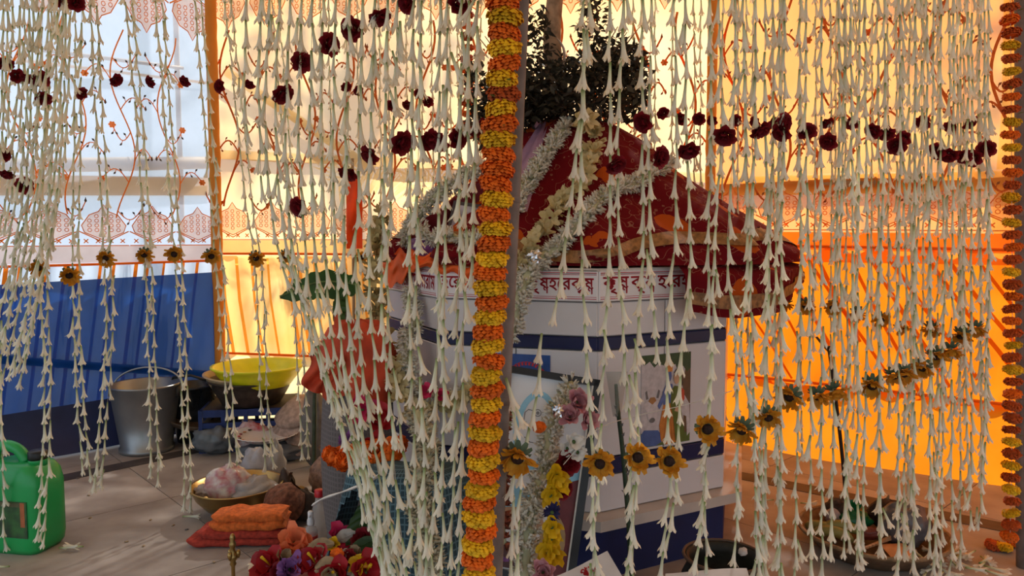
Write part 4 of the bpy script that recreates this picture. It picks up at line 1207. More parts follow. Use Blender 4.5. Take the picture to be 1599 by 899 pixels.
# red cloth edge behind the niche
t = thing('maroon_cloth', 'maroon cloth fold standing behind the small picture', 'cloth', P(680, 400, 2.22))
MB().grid(lambda u, v: tuple(P(640 + 120 * u, 400 - (40 + 80 * u) * v + 4 * math.sin(u * 20), 2.22 - .06 * v + .012 * math.sin(u * 23)) - t.location), 26, 8).build('fold', mat('maroon_cloth', (.16, .008, .015), .7, var=.2), t)
# scattered small white blossoms by the picture
thick_garland('blossom_garland', 'short white blossom garland under the small picture', [P(652, 352, 2.08), P(672, 372, 2.06), P(700, 366, 2.03), P(722, 376, 2.0), P(748, 372, 1.98)], .020, 1100, m_bud, 9)
# foil crumple
def foil(label, p, r, seed):
    t = thing('foil_crumple', label, 'foil', p)
    MB().ball((0, 0, r), r, 14, 9, .9, 4, seed).build('foil', mat('silver_foil', (.75, .75, .78), .18, metal=1.0, var=.05), t, smooth=False)
foil('crumpled silver foil at the end of the sari garlands', onm(836, 412, .03, 1.95), .017, 3)

# ---- saffron flag, banana leaf and sticks by the altar corner
def stick(name, label, a, b, r, m, cat='stick', nodes=False):
    return pole(name, label, a, b, r, m, nodes=nodes, group=None, cat=cat)
FY = 2.42
fb = P(549, 262, FY)
fl = thing('saffron_flag', 'narrow saffron red flag hanging on a thin stick behind the strands', 'flag', (fb.x, fb.y, 0))
fl['group'] = 'flags'
MB().tube([Vector((0, 0, 0)), Vector((0, 0, fb.z / 2)), Vector((.004, 0, fb.z + .03))], .005, 7).build('stick', m_bamboo, fl)
def fg(u, v):
    py = 268 + 120 * v; px = 541 + 25 * u + (6 * (1 - v) * -u if v < .3 else 0)
    q = P(px, py + 10 * u * (1 - v), FY - .012 + .012 * math.sin(u * 5 + v * 6))
    return tuple(q - fl.location)
MB().grid(fg, 8, 20).build('cloth', mat('saffron_flag', (.82, .08, .012), .7, var=.2, scale=12, trans=.35), fl)
def leaf_blade(fn_mid, w, n=22, droop=.2):
    def fn(u, v):
        p, s = fn_mid(u)
        k = math.sin(PI * min(1, u * .97 + .03)) ** .6
        x = (v - .5) * 2
        return p + s * x * w * k + Vector((0, 0, -droop * w * x * x + .004 * math.sin(u * 40)))
    return MB().grid(lambda u, v: tuple(fn(u, v)), n, 8)
m_ban = mat('banana_leaf', (.030, .085, .020), .4, var=.25, scale=16, trans=.3)
bl = G(548, 760)
bl = thing('banana_sapling', 'young banana sapling with one broad leaf leaning behind the strands', 'plant', (P(548, 500, 2.1).x, 2.1, 0))
bp0 = bl.location.copy()
st = smooth_path([Vector((0, 0, 0)), P(546, 620, 2.1) - bp0, P(540, 500, 2.1) - bp0, P(532, 445, 2.1) - bp0], 5)
MB().tube(st, [.013 - .0005 * k for k in range(len(st))], 8).build('stem', mat('banana_stem', (.10, .10, .05), .6), bl)
lp = smooth_path([P(562, 446, 2.08), P(530, 440, 2.05), P(490, 442, 2.02), P(437, 463, 2.0)], 8)
def lmid(u):
    i = min(len(lp) - 1, int(u * (len(lp) - 1))); d = (lp[min(i + 1, len(lp) - 1)] - lp[max(0, i - 1)]).normalized()
    return lp[i] - bp0, d.cross(Vector((0, 1, .15))).normalized()
leaf_blade(lmid, .040).build('leaf', m_ban, bl)
MB().tube([p - bp0 for p in lp], .003, 5).build('midrib', m_green, bl)
lp2 = smooth_path([P(532, 455, 2.08), P(530, 480, 2.05), P(528, 510, 2.03)], 8)
def lmid2(u):
    i = min(len(lp2) - 1, int(u * (len(lp2) - 1))); return lp2[i] - bp0, Vector((1, 0, .1))
leaf_blade(lmid2, .02).build('leaf', m_ban, bl)
s0 = G(490, 768); stick('bamboo_stick', 'green bamboo stick standing before the grey sack', s0, P(492, 540, s0.y + .03), .0075, mat('green_cane', (.045, .06, .030), .45, var=.3), nodes=True)

# ---- wrapped tall pot with red cloth cap
WPY = 2.02
wp = P(560, 640, WPY)
pot = thing('wrapped_pot', 'tall pot wrapped in grey plaid cloth with a red cloth cap', 'pot', (wp.x, wp.y, 0))
m_plaid = check_mat('grey_plaid', (.115, .10, .10), (.155, .135, .135), 60, 60, .35)
MB().lathe([(.07, 0), (.085, .05), (.098, .18), (.10, .32), (.095, .45), (.082, .56), (.06, .60)], 28, wob=lambda t, i: 1 + .035 * math.sin(t * 7 + i)).build('plaid_wrap', m_plaid, pot)
m_redc = mat('vermilion_cloth', (.48, .055, .018), .75, var=.25, scale=18)
def capf(u, v):
    th = 2 * PI * u
    r = .108 * math.sin(PI / 2 * min(1, v * 1.25)) ** .7 * (1 + .12 * noise.noise(Vector((math.cos(th) * 2, math.sin(th) * 2, v * 3))) + .06 * math.sin(th * 8) * v)
    edge = .045 + .05 * math.sin(th * 1 + 2.3) + .02 * math.sin(th * 5)
    z = .665 - .02 * v - (.10 + edge) * max(0, v - .35) / .65
    if v < .2: z += .012 * math.sin(th * 5)
    return (r * math.cos(th), r * math.sin(th), z)
MB().grid(capf, 44, 16, closed=True).build('cloth_cap', m_redc, pot)
def tail(u, v):
    px = 478 + 52 * u; py = 548 + 52 * v + 14 * math.sin(u * 3)
    q = P(px + 8 * math.sin(v * 5), py, 1.92 + .014 * math.sin(u * 17 + v * 4)); return tuple(q - pot.location)
MB().grid(tail, 20, 10).build('cloth_tail', m_redc, pot)
MB().tube([p - pot.location for p in (P(524, 490, 1.98), P(530, 520, 1.98), P(540, 545, 1.97))], [.004, .016, .02], 8).build('cloth_knot', m_redc, pot)

# ---- hibiscus-like blooms and orange marigold heap before the wrapped pot
def bloom_mesh(seed, m, n=5, w=.030, l=.034, tilt=(.6, 1.2), layers=1, name='bloom'):
    r = random.Random(seed); mb = MB()
    for k in range(layers):
        for j in range(n):
            M = Matrix.Rotation(2 * PI * (j + .5 * k) / n + r.uniform(-.15, .15), 4, 'Z') @ Matrix.Translation((0, .003, 0)) @ Matrix.Rotation(-r.uniform(*tilt) * (1 - .35 * k), 4, 'X')
            petal_patch(mb, M, w, l * (1 - .12 * k), .18, .004)
    rough_up(mb, .007, seed, 55)
    return mb.mesh(name, m)
m_hib = mat('hibiscus_red', (.36, .010, .016), .5, var=.25, scale=30, trans=.2)
m_pinkf = mat('magenta_petal', (.52, .02, .09), .5, var=.25, scale=30, trans=.2)
m_lotus = mat('lotus_pink', (.66, .27, .33), .45, var=.0, scale=25, col2=(.78, .50, .52), trans=.25)
m_purp = mat('purple_petal', (.30, .13, .36), .5, var=.25, scale=30, trans=.2)
m_coral = mat('coral_petal', (.85, .25, .11), .5, var=.2, scale=30, trans=.25)
m_yel = mat('yellow_petal', (.72, .46, .008), .5, var=.2, scale=30, trans=.2)
m_navyf = mat('blue_aster', (.018, .018, .09), .6, var=.3)
m_whitef = mat('white_petal', (.80, .80, .76), .5, var=.06, trans=.25)
m_dry = mat('dry_leaf', (.36, .26, .15), .8, var=.3, scale=30)
m_lfg = mat('green_leaf', (.030, .075, .020), .5, var=.3, scale=30, trans=.2)
BL = {'hib': bloom_mesh(1, m_hib, layers=2), 'mag': bloom_mesh(2, m_pinkf, layers=2), 'lotus': bloom_mesh(3, m_lotus, 8, .022, .046, (.25, .9), 3), 'purp': bloom_mesh(4, m_purp, 9, .018, .040, (.2, .9), 3),
      'coral': bloom_mesh(5, m_coral, 6, .026, .036, (.3, 1.0), 2), 'yel': bloom_mesh(6, m_yel, 5, .020, .026, (.5, 1.2), 2), 'navy': bloom_mesh(7, m_navyf, 14, .006, .020, (.8, 1.3), 2), 'white': bloom_mesh(8, m_whitef, 6, .014, .016, (.4, 1.2), 2), 'rose': ROSE[0]}
STAM = MB().tube([(0, 0, 0), (0, .004, .02), (0, .006, .034)], [.002, .002, .003], 5).mesh('stamen', m_yel)
def bloom(kind, name, label, p, face, sc=1.0, group=None, parent=None, stamen=False):
    q = Vector(face).normalized().to_track_quat('Z', 'Y')
    if parent is not None:
        o = put(name, BL[kind], parent, Vector(p) - parent.location, q, sc)
    else:
        o = tag(put(name, BL[kind], None, p, q, sc), label, 'flower', group)
    put('calyx', CALYX, o)
    if stamen: put('stamen', STAM, o)
    return o
tw = -FWD
for k, (kd, lab, x, y, Y, s) in enumerate([('mag', 'large magenta hibiscus bloom resting on the wrapped pot', 566, 640, 1.86, 1.3), ('hib', 'red hibiscus bloom beside the magenta one', 592, 652, 1.84, 1.15),
     ('hib', 'red hibiscus bloom just above the marigold ring', 590, 695, 1.80, 1.1), ('purp', 'small purple bloom at the edge of the marigold ring', 540, 685, 1.83, .7), ('mag', 'pink bloom in the garland over the altar face', 668, 612, 1.90, .7), ('mag', 'second smaller pink bloom in the altar face garland', 690, 618, 1.89, .55)]):
    bloom(kd, 'hibiscus_flower' if kd in ('hib', 'mag') else 'purple_flower', lab, P(x, y, Y), tw + Vector((R.uniform(-.4, .4), 0, R.uniform(-.2, .6))), s, stamen=kd == 'hib')
def free_garland(label, pts, step, cols, sc, seed, group=None):
    r = random.Random(seed); path = smooth_path(pts, 6); base = path[len(path) // 2]
    t = thing('marigold_garland', label, 'flower garland', base)
    MB().tube([p - base for p in path], .001, 4).build('thread', m_thread, t)
    for k, p in enumerate(resample(path, step)):
        put('marigold', r.choice(MARI[cols[k % len(cols)]]), t, p - base, Euler((r.uniform(0, 3), r.uniform(0, 3), r.uniform(0, 3))).to_quaternion(), sc * r.uniform(.85, 1.1))
free_garland('curled orange marigold garland lying on the checked cloth', [P(512, 708, 1.76), P(540, 722, 1.72), P(575, 722, 1.70), P(610, 712, 1.70), P(628, 690, 1.73), P(600, 698, 1.76), P(560, 700, 1.77), P(520, 712, 1.76)], .022, 'o', .85, 4)

# ---- checked gamcha cloth tented over a dark pot, open at one side
gy = 1.68
gb = P(640, 800, gy)
gam = thing('checked_cloth', 'teal checked cotton cloth draped over a dark pot, open at one side', 'cloth', (gb.x, gb.y, 0))
m_gam = check_mat('teal_check', (.022, .055, .075), (.09, .17, .21), 70, 30, .25)
def gf(u, v):
    th = math.radians(-215 + 275 * u)
    w = max(0, (v - .15) / .85)
    r = (.125 * min(1, v / .15) ** .8 + .085 * w) * (1 + .05 * math.sin(th * 9) * v + .03 * math.sin(th * 4))
    z = (.385 - .012 * min(1, v / .15) ** 2) * (1 - w) + .01 * math.sin(th * 7) * v
    return (r * math.cos(th) * 1.12, r * math.sin(th) * .75, max(z, .004))
MB().grid(gf, 110, 26, keep=lambda u, v: not (.16 < u < .40 and v > .22 + 2.2 * abs(u - .28))).build('cloth', m_gam, gam)
pt2 = thing('dark_pot', 'dark clay pot standing beneath the checked cloth', 'pot', (gb.x + .03, gb.y + .01, 0))
MB().lathe([(.05, .001), (.075, .04), (.085, .10), (.075, .17), (.045, .22), (.05, .25), (.055, .26)], 24).build('body', mat('black_clay', (.02, .017, .015), .6), pt2)
bl2 = thing('banana_leaf', 'dark green banana leaf folded inside the checked cloth opening', 'leaf', P(570, 840, 1.60))
def l3(u): return P(548 + 45 * u, 845 - 95 * u, 1.60 + .06 * u) - bl2.location, Vector((.9, .3, .3))
leaf_blade(l3, .035).build('blade', m_ban, bl2)
rb = thing('white_ribbon', 'long white cloth ribbon tied across to the gathered strands', 'ribbon', P(490, 788, 1.66))
rp_ = smooth_path([P(490, 788, 1.66), P(505, 778, 1.64), P(540, 766, 1.60), P(575, 752, 1.54), P(596, 738, 1.47)], 6)
MB().tube([p - rb.location for p in rp_], [.007 + .002 * math.sin(k) for k in range(len(rp_))], 8, flat=.35).build('strip', mat('ribbon_white', (.72, .70, .66), .8), rb)

# ================================================================== FLOOR THINGS, GARLAND SIDE
# green jerrycan
j0 = G(38, 852)
can = thing('jerrycan', 'bright green plastic jerrycan with a worn label and black cap', 'jerrycan', j0, math.radians(-10))
m_can = mat('green_plastic', (.012, .34, .085), .32, var=.08, scale=6, spec=.5)
def rbox(w, d, h, z0, n=8, pw=6.0):
    """rounded can body: superellipse sections"""
    mb = MB(); vs = []; lev = [(0, .86), (.015, .96), (.04, 1), (h - .06, 1), (h - .025, .93), (h - .006, .80), (h, .70)]
    N = 36; fs = []
    for z, k in lev:
        for j in range(N):
            t = 2 * PI * j / N; c, s = math.cos(t), math.sin(t)
            q = (abs(c) ** pw + abs(s) ** pw) ** (-1 / pw)
            vs.append((c * q * w / 2 * k, s * q * d / 2 * k, z0 + z))
    for i in range(len(lev) - 1):
        for j in range(N): fs.append((i * N + j, i * N + (j + 1) % N, (i + 1) * N + (j + 1) % N, (i + 1) * N + j))
    fs.append(tuple(range(N - 1, -1, -1))); fs.append(tuple((len(lev) - 1) * N + j for j in range(N)))
    return mb.add(vs, fs)
rbox(.20, .13, .255, 0).build('body', m_can, can)
MB().tube(smooth_path([(-.085, 0, .225), (-.082, 0, .275), (-.05, 0, .296), (-.005, 0, .286), (.022, 0, .252)], 5), .016, 10).build('handle', m_can, can)
MB().lathe([(.026, .245), (.024, .268), (.02, .27)], 18, c=(.058, 0, 0)).build('neck', m_can, can)
cap = MB().lathe([(.024, .262), (.0245, .268), (.0245, .284), (.021, .287)], 24, c=(.058, 0, 0), wob=lambda t, i: 1 + .03 * math.cos(t * 24)).build('cap', mat('black_plastic', (.012, .012, .012), .4), can)
lb = MB().box((.005, -.0655, .105), (.14, .0015, .105)).build('label', mat('worn_label', (.05, .16, .045), .6, var=.0, scale=22, col2=(.03, .05, .03)), can, smooth=False)
MB().box((-.052, -.0664, .085), (.022, .0006, .055)).build('rust_patch', mat('label_rust', (.42, .13, .05), .7), lb, smooth=False)
MB().box((.062, -.0664, .12), (.014, .0006, .07)).build('rust_patch', mat('label_rust', (.42, .13, .05), .7), lb, smooth=False)
MB().box((.0, -.0664, .148), (.11, .0006, .012)).build('faded_band', mat('label_dark', (.10, .10, .05), .7), lb, smooth=False)
# metal bucket
b0 = G(230, 702)
bk = thing('metal_bucket', 'grey metal bucket with a wire bail handle by the blue tarp', 'bucket', b0)
m_steel = mat('dull_steel', (.30, .31, .32), .38, metal=.75, var=.1, scale=10)
MB().lathe([(.100, 0), (.108, .004), (.108, .018), (.101, .022), (.118, .14), (.137, .275), (.142, .280), (.141, .287), (.133, .284), (.114, .14), (.096, .02), (.002, .018)], 40).build('body', m_steel, bk)
for sx in (-1, 1):
    MB().box((sx * .141, 0, .252), (.012, .034, .04)).build('bail_lug', mat('dark_lug', (.06, .06, .06), .5, metal=.5), bk)
MB().tube([(-.145 * math.cos(PI * k / 16) , .02 + .03 * math.sin(PI * k / 16), .27 + .075 * math.sin(PI * k / 16)) for k in range(17)], .004, 8).build('bail_handle', m_steel, bk)
# black pail behind the bucket
k0 = G(303, 686)
bp_ = thing('black_pail', 'shiny black pail behind the metal bucket', 'pail', k0)
MB().lathe([(.07, 0), (.085, .10), (.10, .24), (.105, .25), (.098, .25), (.08, .1), (.01, .02)], 28, wob=lambda t, i: 1 + .03 * math.sin(t * 3 + i)).build('body', mat('black_gloss', (.02, .022, .025), .22, var=.3), bp_)
MB().tube([(-.1, 0, .245), (-.06, -.05, .29), (.02, -.06, .30), (.08, -.03, .27), (.1, 0, .245)], .006, 7).build('handle', mat('black_gloss', (.02, .022, .025), .22), bp_)
# crate and basins stack
c0 = G(394, 690)
cr_ = thing('blue_crate', 'dark blue plastic crate under the stacked basins', 'crate', c0, math.radians(10))
m_cr = mat('crate_blue', (.012, .030, .14), .45, var=.15)
for z in (.006, .06, .115, .165):
    for (x, y, w, d) in ((0, -.14, .36, .012), (0, .14, .36, .012), (-.18, 0, .012, .28), (.18, 0, .012, .28)):
        MB().box((x, y, z), (w, d, .022 if z < .16 else .03)).build('rail_slat', m_cr, cr_, smooth=False)
for x in (-.18, -.09, 0, .09, .18):
    for y in (-.14, .14):
        MB().box((x, y, .09), (.016, .016, .18)).build('upright', m_cr, cr_, smooth=False)
MB().box((0, 0, .005), (.36, .28, .008)).build('bottom', m_cr, cr_, smooth=False)
MB().box((0, 0, .176), (.35, .27, .008)).build('lid_board', mat('dark_board', (.045, .035, .03), .7), cr_, smooth=False)
bz = c0 + Vector((.02, 0, .181))
def basin(name, label, loc, r, h, m, rim=.008, tilt=(0, 0, 0), lip=.9):
    t = thing(name, label, 'basin', loc); t.rotation_euler = tilt
    MB().lathe([(r * .62, 0), (r * .70, .004), (r * lip, h * .62), (r * .97, h - rim), (r + rim, h), (r + rim * .9, h + rim * .6), (r * .97, h + rim * .5), (r * (lip - .03), h * .62), (r * .66, .010), (.002, .008)], 44).build('body', m, t)
    return t
basin('iron_karahi', 'dark brown iron pan beneath the yellow basin', bz + Vector((-.01, -.02, 0)), .175, .105, mat('dark_iron', (.050, .036, .028), .5, metal=.2, var=.3))
basin('tan_basin', 'tan bowl tilted between the dark pan and yellow basin', bz + Vector((-.045, -.015, .035)), .165, .085, mat('tan_enamel', (.52, .36, .20), .45, var=.15), tilt=(0, .06, 0))
basin('yellow_basin', 'bright lemon yellow plastic basin on top of the stack', bz + Vector((.030, -.04, .080)), .188, .085, mat('lemon_plastic', (.78, .76, .012), .3, var=.05, spec=.5), rim=.010)
tr = thing('dark_tray', 'dark flat winnowing tray poking out beside the basins', 'tray', c0 + Vector((-.24, -.01, .10)), .2)
tr.rotation_euler = (.1, .2, .2)
MB().lathe([(.002, 0), (.12, .0), (.135, .02), (.14, .022), (.136, .012), (.12, -.006), (.002, -.006)], 28).build('body', mat('cane_dark', (.10, .065, .04), .7, var=.3), tr)
# grey bags, scalloped plate and conical hat
pb0 = G(335, 706)
bag('grey_bag', 'grey plastic bag slumped before the blue crate', 'bag', pb0, (.085, .07, .055), (.16, .18, .20), 31, .5, rough=.2)
bag('patterned_bag', 'red and white patterned plastic bag behind the scalloped plate', 'bag', G(392, 704), (.09, .03, .062), (.35, .08, .08), 32, .35, m=mat('red_pattern_plastic', (.62, .56, .55), .35, scale=22, col2=(.45, .04, .05)))
bag('grey_bag', 'flat grey bag under the scalloped plate', 'bag', G(425, 718), (.14, .06, .035), (.17, .18, .20), 33, .5, rough=.25)
pl0 = G(418, 714) + Vector((0, 0.0, .078))
pl_ = thing('scalloped_plate', 'scalloped white plate with a red and black floral rim', 'plate', pl0)
pl_.rotation_euler = (.03, 0, 0)
def pw_(t, i): return 1 + (.018 * math.cos(t * 34) if i in (2, 3, 4) else 0)
MB().lathe([(.07, 0), (.09, .004), (.128, .026), (.133, .029), (.129, .030), (.092, .010), (.002, .008)], 136, wob=pw_).build('body', mat('plate_white', (.78, .74, .74), .25, var=.02), pl_)
for k in range(22):
    a = 2 * PI * k / 22; c = [(.45, .05, .06), (.05, .035, .035), (.55, .22, .08), (.30, .05, .07)][k % 4]
    MB().ball((.110 * math.cos(a), .110 * math.sin(a), .0195), (.010, .010, .0022), 8, 5, .3, 3, k, M=None).build('rim_flower', C('rim%d' % (k % 4), c), pl_)
hp = G(470, 704) + Vector((.03, .03, .05))
hat = thing('conical_cover', 'pinkish brown woven conical cover leaning by the stick', 'cover', hp + Vector((0, 0, .03)), 0)
hat.rotation_euler = (.30, -.25, 0); hat.scale = (1.15, 1.15, 1.25)
MB().lathe([(.165, 0), (.170, .004), (.165, .010), (.095, .065), (.092, .068), (.094, .088), (.090, .092), (.035, .125), (.002, .135)], 40).build('cone', mat('woven_tan', (.42, .29, .23), .7, var=.25, scale=60), hat)
MB().lathe([(.093, .068), (.098, .070), (.098, .086), (.093, .088)], 60, wob=lambda t, i: 1 + .012 * math.cos(t * 60)).build('ribbed_band', mat('woven_band', (.35, .25, .20), .7, var=.25, scale=60), hat)
bag('grey_sack', 'grey folded sack standing behind the bamboo stick', 'sack', G(492, 728), (.05, .05, .155), (.16, .15, .14), 34, .3, m=mat('grey_sacking', (.17, .16, .15), .85, var=.2, scale=25))
bag('brown_bag', 'clear bag of brown crumbs knotted at the top', 'bag', G(512, 772), (.062, .05, .068), (.30, .19, .13), 35, .25, alpha=.95, rough=.25, knot=(0, 0, .14), m=mat('brown_bagged', (.30, .17, .11), .4, var=.4, scale=60, bump=.5))
# brass bowl and its contents
q0 = G(362, 808) + Vector((0, .05, 0))
bw = thing('brass_bowl', 'wide brass bowl holding plastic bags of flowers', 'bowl', q0)
m_brass = mat('brass', (.42, .28, .10), .32, metal=.9, var=.12, scale=8)
MB().lathe([(.05, 0), (.06, .002), (.095, .022), (.128, .060), (.140, .088), (.147, .092), (.147, .097), (.139, .095), (.124, .062), (.09, .027), (.002, .010)], 48).build('body', m_brass, bw)
bag('flower_bag', 'clear bag of pink and white petals in the brass bowl', 'bag', q0 + Vector((-.03, 0, .030)), (.072, .06, .062), (.6, .5, .5), 41, .35, m=mat('petal_bag', (.45, .10, .14), .25, scale=26, var=0, col2=(.66, .64, .60), coat=.4))
bag('white_bag', 'crumpled white bag lying over the brass bowl rim', 'bag', q0 + Vector((.065, -.02, .045)), (.07, .055, .036), (.48, .44, .42), 42, .6, alpha=.85, rough=.2)
bag('white_bag', 'small milky bag at the near rim of the brass bowl', 'bag', q0 + Vector((-.095, -.015, .058)), (.034, .03, .02), (.50, .44, .42), 43, .5, alpha=.85, rough=.2)
w2 = G(398, 770)
bag('white_bag', 'bluish white knotted bag standing behind the brass bowl', 'bag', w2 + Vector((.0, .03, 0)), (.055, .045, .075), (.55, .55, .60), 44, .5, alpha=.8, rough=.2)
bag('white_bag', 'clear bag with upright handles behind the brass bowl', 'bag', w2 + Vector((.065, .03, 0)), (.036, .03, .085), (.45, .42, .40), 45, .5, alpha=.6, rough=.2)
# banana blossom, lemon, pouch
bb0 = G(452, 790)
bb = thing('banana_blossom', 'dark pointed banana blossom beside the brass bowl', 'banana blossom', bb0)
MB().lathe([(.010, 0), (.028, .02), (.034, .045), (.026, .085), (.010, .125), (.002, .135)], 16, wob=lambda t, i: 1 + .05 * math.sin(t * 3 + i), M=Matrix.Rotation(-.12, 4, 'Y')).build('bracts', mat('maroon_bract', (.035, .018, .012), .5, var=.0, scale=12, col2=(.14, .085, .04)), bb)
for k in range(3):
    M = Matrix.Rotation(2.1 * k + 3.9, 4, 'Z') @ Matrix.Translation((0, .024, .03)) @ Matrix.Rotation(.12, 4, 'X')
    mb = MB(); petal_patch(mb, M, .05, .085, .3, -.012); mb.build('loose_bract', MATS['maroon_bract'], bb)
lm = G(468, 778)
lemon = thing('yellow_fruit', 'small ochre fruit among the bags near the bamboo stick', 'fruit', lm)
MB().ball((0, 0, .022), (.026, .022, .022), 16, 10, .05).build('flesh', mat('ochre_skin', (.40, .24, .06), .5), lemon)
MB().tube([(.024, 0, .022), (.031, 0, .024)], [.004, .002], 6).build('tip', m_green, lemon)
bag('milky_bag', 'milky crumpled bag beneath the ochre fruit', 'bag', G(468, 800), (.055, .04, .035), (.34, .29, .25), 46, .5, rough=.25, alpha=.9)
pc = G(438, 826)
pouch = thing('net_pouch', 'brown knitted pouch lying open beside the orange cloth', 'pouch', pc + Vector((0, .03, 0)), .5)
def pf_(u, v):
    th = 2 * PI * u; r = .062 * math.sin(PI * (.12 + .80 * v)) ** .6 * (1 + .10 * noise.noise(Vector((math.cos(th) * 2, math.sin(th) * 2, v * 3))) + .03 * math.sin(th * 14))
    q = Matrix.Rotation(.75, 4, 'Y') @ Vector((r * math.cos(th), r * math.sin(th), .12 * v - .05)); return (q.x, q.y, max(.002, q.z + .062))
MB().grid(pf_, 56, 14, closed=True).build('bag', mat('brown_knit', (.17, .065, .035), .9, var=.4, scale=80, bump=.8), pouch)
bag('brown_sack', 'dark brown cloth lump behind the spray bottle', 'cloth', G(474, 812), (.04, .035, .05), (.06, .04, .03), 47, .4, m=mat('umber_cloth', (.060, .040, .030), .9))
# folded orange cloth
o0 = G(372, 850)
oc = thing('folded_cloth', 'folded orange and red towel on the marble floor', 'cloth', o0 + Vector((0, .03, 0)), math.radians(4))
m_or = mat('orange_towel', (.56, .12, .02), .9, var=.25, scale=90, bump=.7); m_rd = mat('red_towel', (.34, .035, .02), .9, var=.25, scale=90, bump=.5)
def layer(z, w, d, h, x0, m, seed):
    def fn(u, v):
        th = 2 * PI * v; c, s = math.cos(th), math.sin(th)
        yy = (abs(c) ** .35) * (1 if c > 0 else -1) * d / 2; zz = (abs(s) ** .8) * (1 if s > 0 else -1) * h / 2
        n_ = noise.noise(Vector((u * 5, v * 4, seed))); k = 1 - .25 * (abs(2 * u - 1) ** 8)
        return (x0 + (u - .5) * w + .006 * n_ + .006 * math.sin(v * 12.5), yy * k * (1 + .05 * n_), max(.001, z + h / 2 + zz * k * (1 + .12 * n_) + .006 * noise.noise(Vector((u * 6, seed, 1)))))
    mb = MB().grid(fn, 34, 18); ends = [[fn(e, j / 18) for j in range(18)] for e in (0, 1)]
    for e in ends: mb.add(e, [tuple(range(18))])
    return mb.build('fold_layer', m, oc)
layer(0, .27, .12, .028, -.005, m_rd, 1); layer(.022, .24, .12, .03, .01, m_rd, 2); layer(.045, .21, .115, .030, .028, m_or, 3); layer(.066, .20, .10, .030, .03, m_or, 4)
# incense holder in brass
ih = G(366, 899)
ih = P(366, 960, 1.72); ih.z = 0
inc = thing('incense_holder', 'slender brass incense stand before the folded towel', 'incense holder', ih)
MB().lathe([(.045, 0), (.046, .004), (.03, .010), (.008, .016), (.0045, .03), (.0045, .12), (.008, .126), (.006, .132), (.011, .140), (.012, .146), (.007, .153), (.005, .165), (.008, .170), (.008, .176), (.005, .182), (.007, .190), (.004, .198), (.001, .200)], 16).build('stem', m_brass, inc)
for k in range(3):
    a = 2.1 * k + .3
    MB().lathe([(.003, .140), (.006, .150), (.005, .158)], 8, c=(.012 * math.cos(a), .012 * math.sin(a), 0)).build('socket', m_brass, inc)
# bottles
sb0 = G(486, 862)
spb = thing('spray_bottle', 'small clear spray bottle with white nozzle and red label', 'bottle', sb0)
m_clear = mat('clear_plastic', (.55, .55, .55), .08, var=.03, alpha=.45)
MB().lathe([(.017, 0), (.019, .004), (.019, .062), (.016, .072), (.008, .078), (.008, .084)], 22).build('body', m_clear, spb)
lab_ = MB().lathe([(.0193, .012), (.0194, .014), (.0194, .050), (.0193, .052)], 22).build('label', mat('label_red', (.42, .03, .025), .4), spb)
MB().lathe([(.010, .082), (.0105, .084), (.010, .096), (.008, .100), (.008, .118), (.006, .121)], 16).build('nozzle', mat('nozzle_white', (.68, .70, .74), .35), spb)
MB().box((0, -.009, .110), (.006, .010, .006)).build('spout', mat('nozzle_white', (.68, .70, .74), .35), spb)
for k, (x, w) in enumerate(((-.008, 'o'), (.002, 'c'))):
    MB().ribbon(circle(0, 0, .0035, 10, .8 if w == 'c' else 0, 2 * PI - (.8 if w == 'c' else 0)), .0015, 0, 0).build('letter', m_whitef, lab_, (x, -.0198, .036))
cb0 = G(500, 846)
cbt = thing('capped_bottle', 'clear plastic bottle with a red screw cap', 'bottle', cb0)
MB().lathe([(.020, 0), (.023, .005), (.021, .03), (.023, .05), (.021, .075), (.022, .10), (.012, .128), (.011, .140)], 22).build('body', m_clear, cbt)
MB().lathe([(.0135, .138), (.014, .140), (.014, .157), (.012, .159)], 24, wob=lambda t, i: 1 + .03 * math.cos(t * 20)).build('cap', mat('cap_red', (.52, .02, .03), .35), cbt)

# ---- heap of offered flowers on a low cane basket
hb = P(500, 980, 1.66); hb.z = 0
hb.y = 1.62
ba = thing('flower_basket', 'low cane basket carrying the heap of offered flowers', 'basket', hb)
m_cane = mat('cane', (.26, .16, .08), .75, var=.3, scale=60)
MB().lathe([(.09, 0), (.10, .01), (.135, .07), (.14, .075), (.132, .072), (.09, .012), (.002, .012)], 40, wob=lambda t, i: 1 + .01 * math.cos(t * 30 + i * PI)).build('body', m_cane, ba)
MB().tube([(.14 * math.cos(2 * PI * k / 32), .14 * math.sin(2 * PI * k / 32), .076) for k in range(33)], .006, 6).build('rim', m_cane, ba)
bag('petal_bed', 'bed of mixed crushed petals filling the cane basket', 'petals', hb + Vector((0, 0, .03)), (.115, .115, .05), (.2, .05, .05), 61, .3, m=mat('petal_mix', (.10, .05, .03), .8, var=0, scale=30, col2=(.34, .05, .05)))
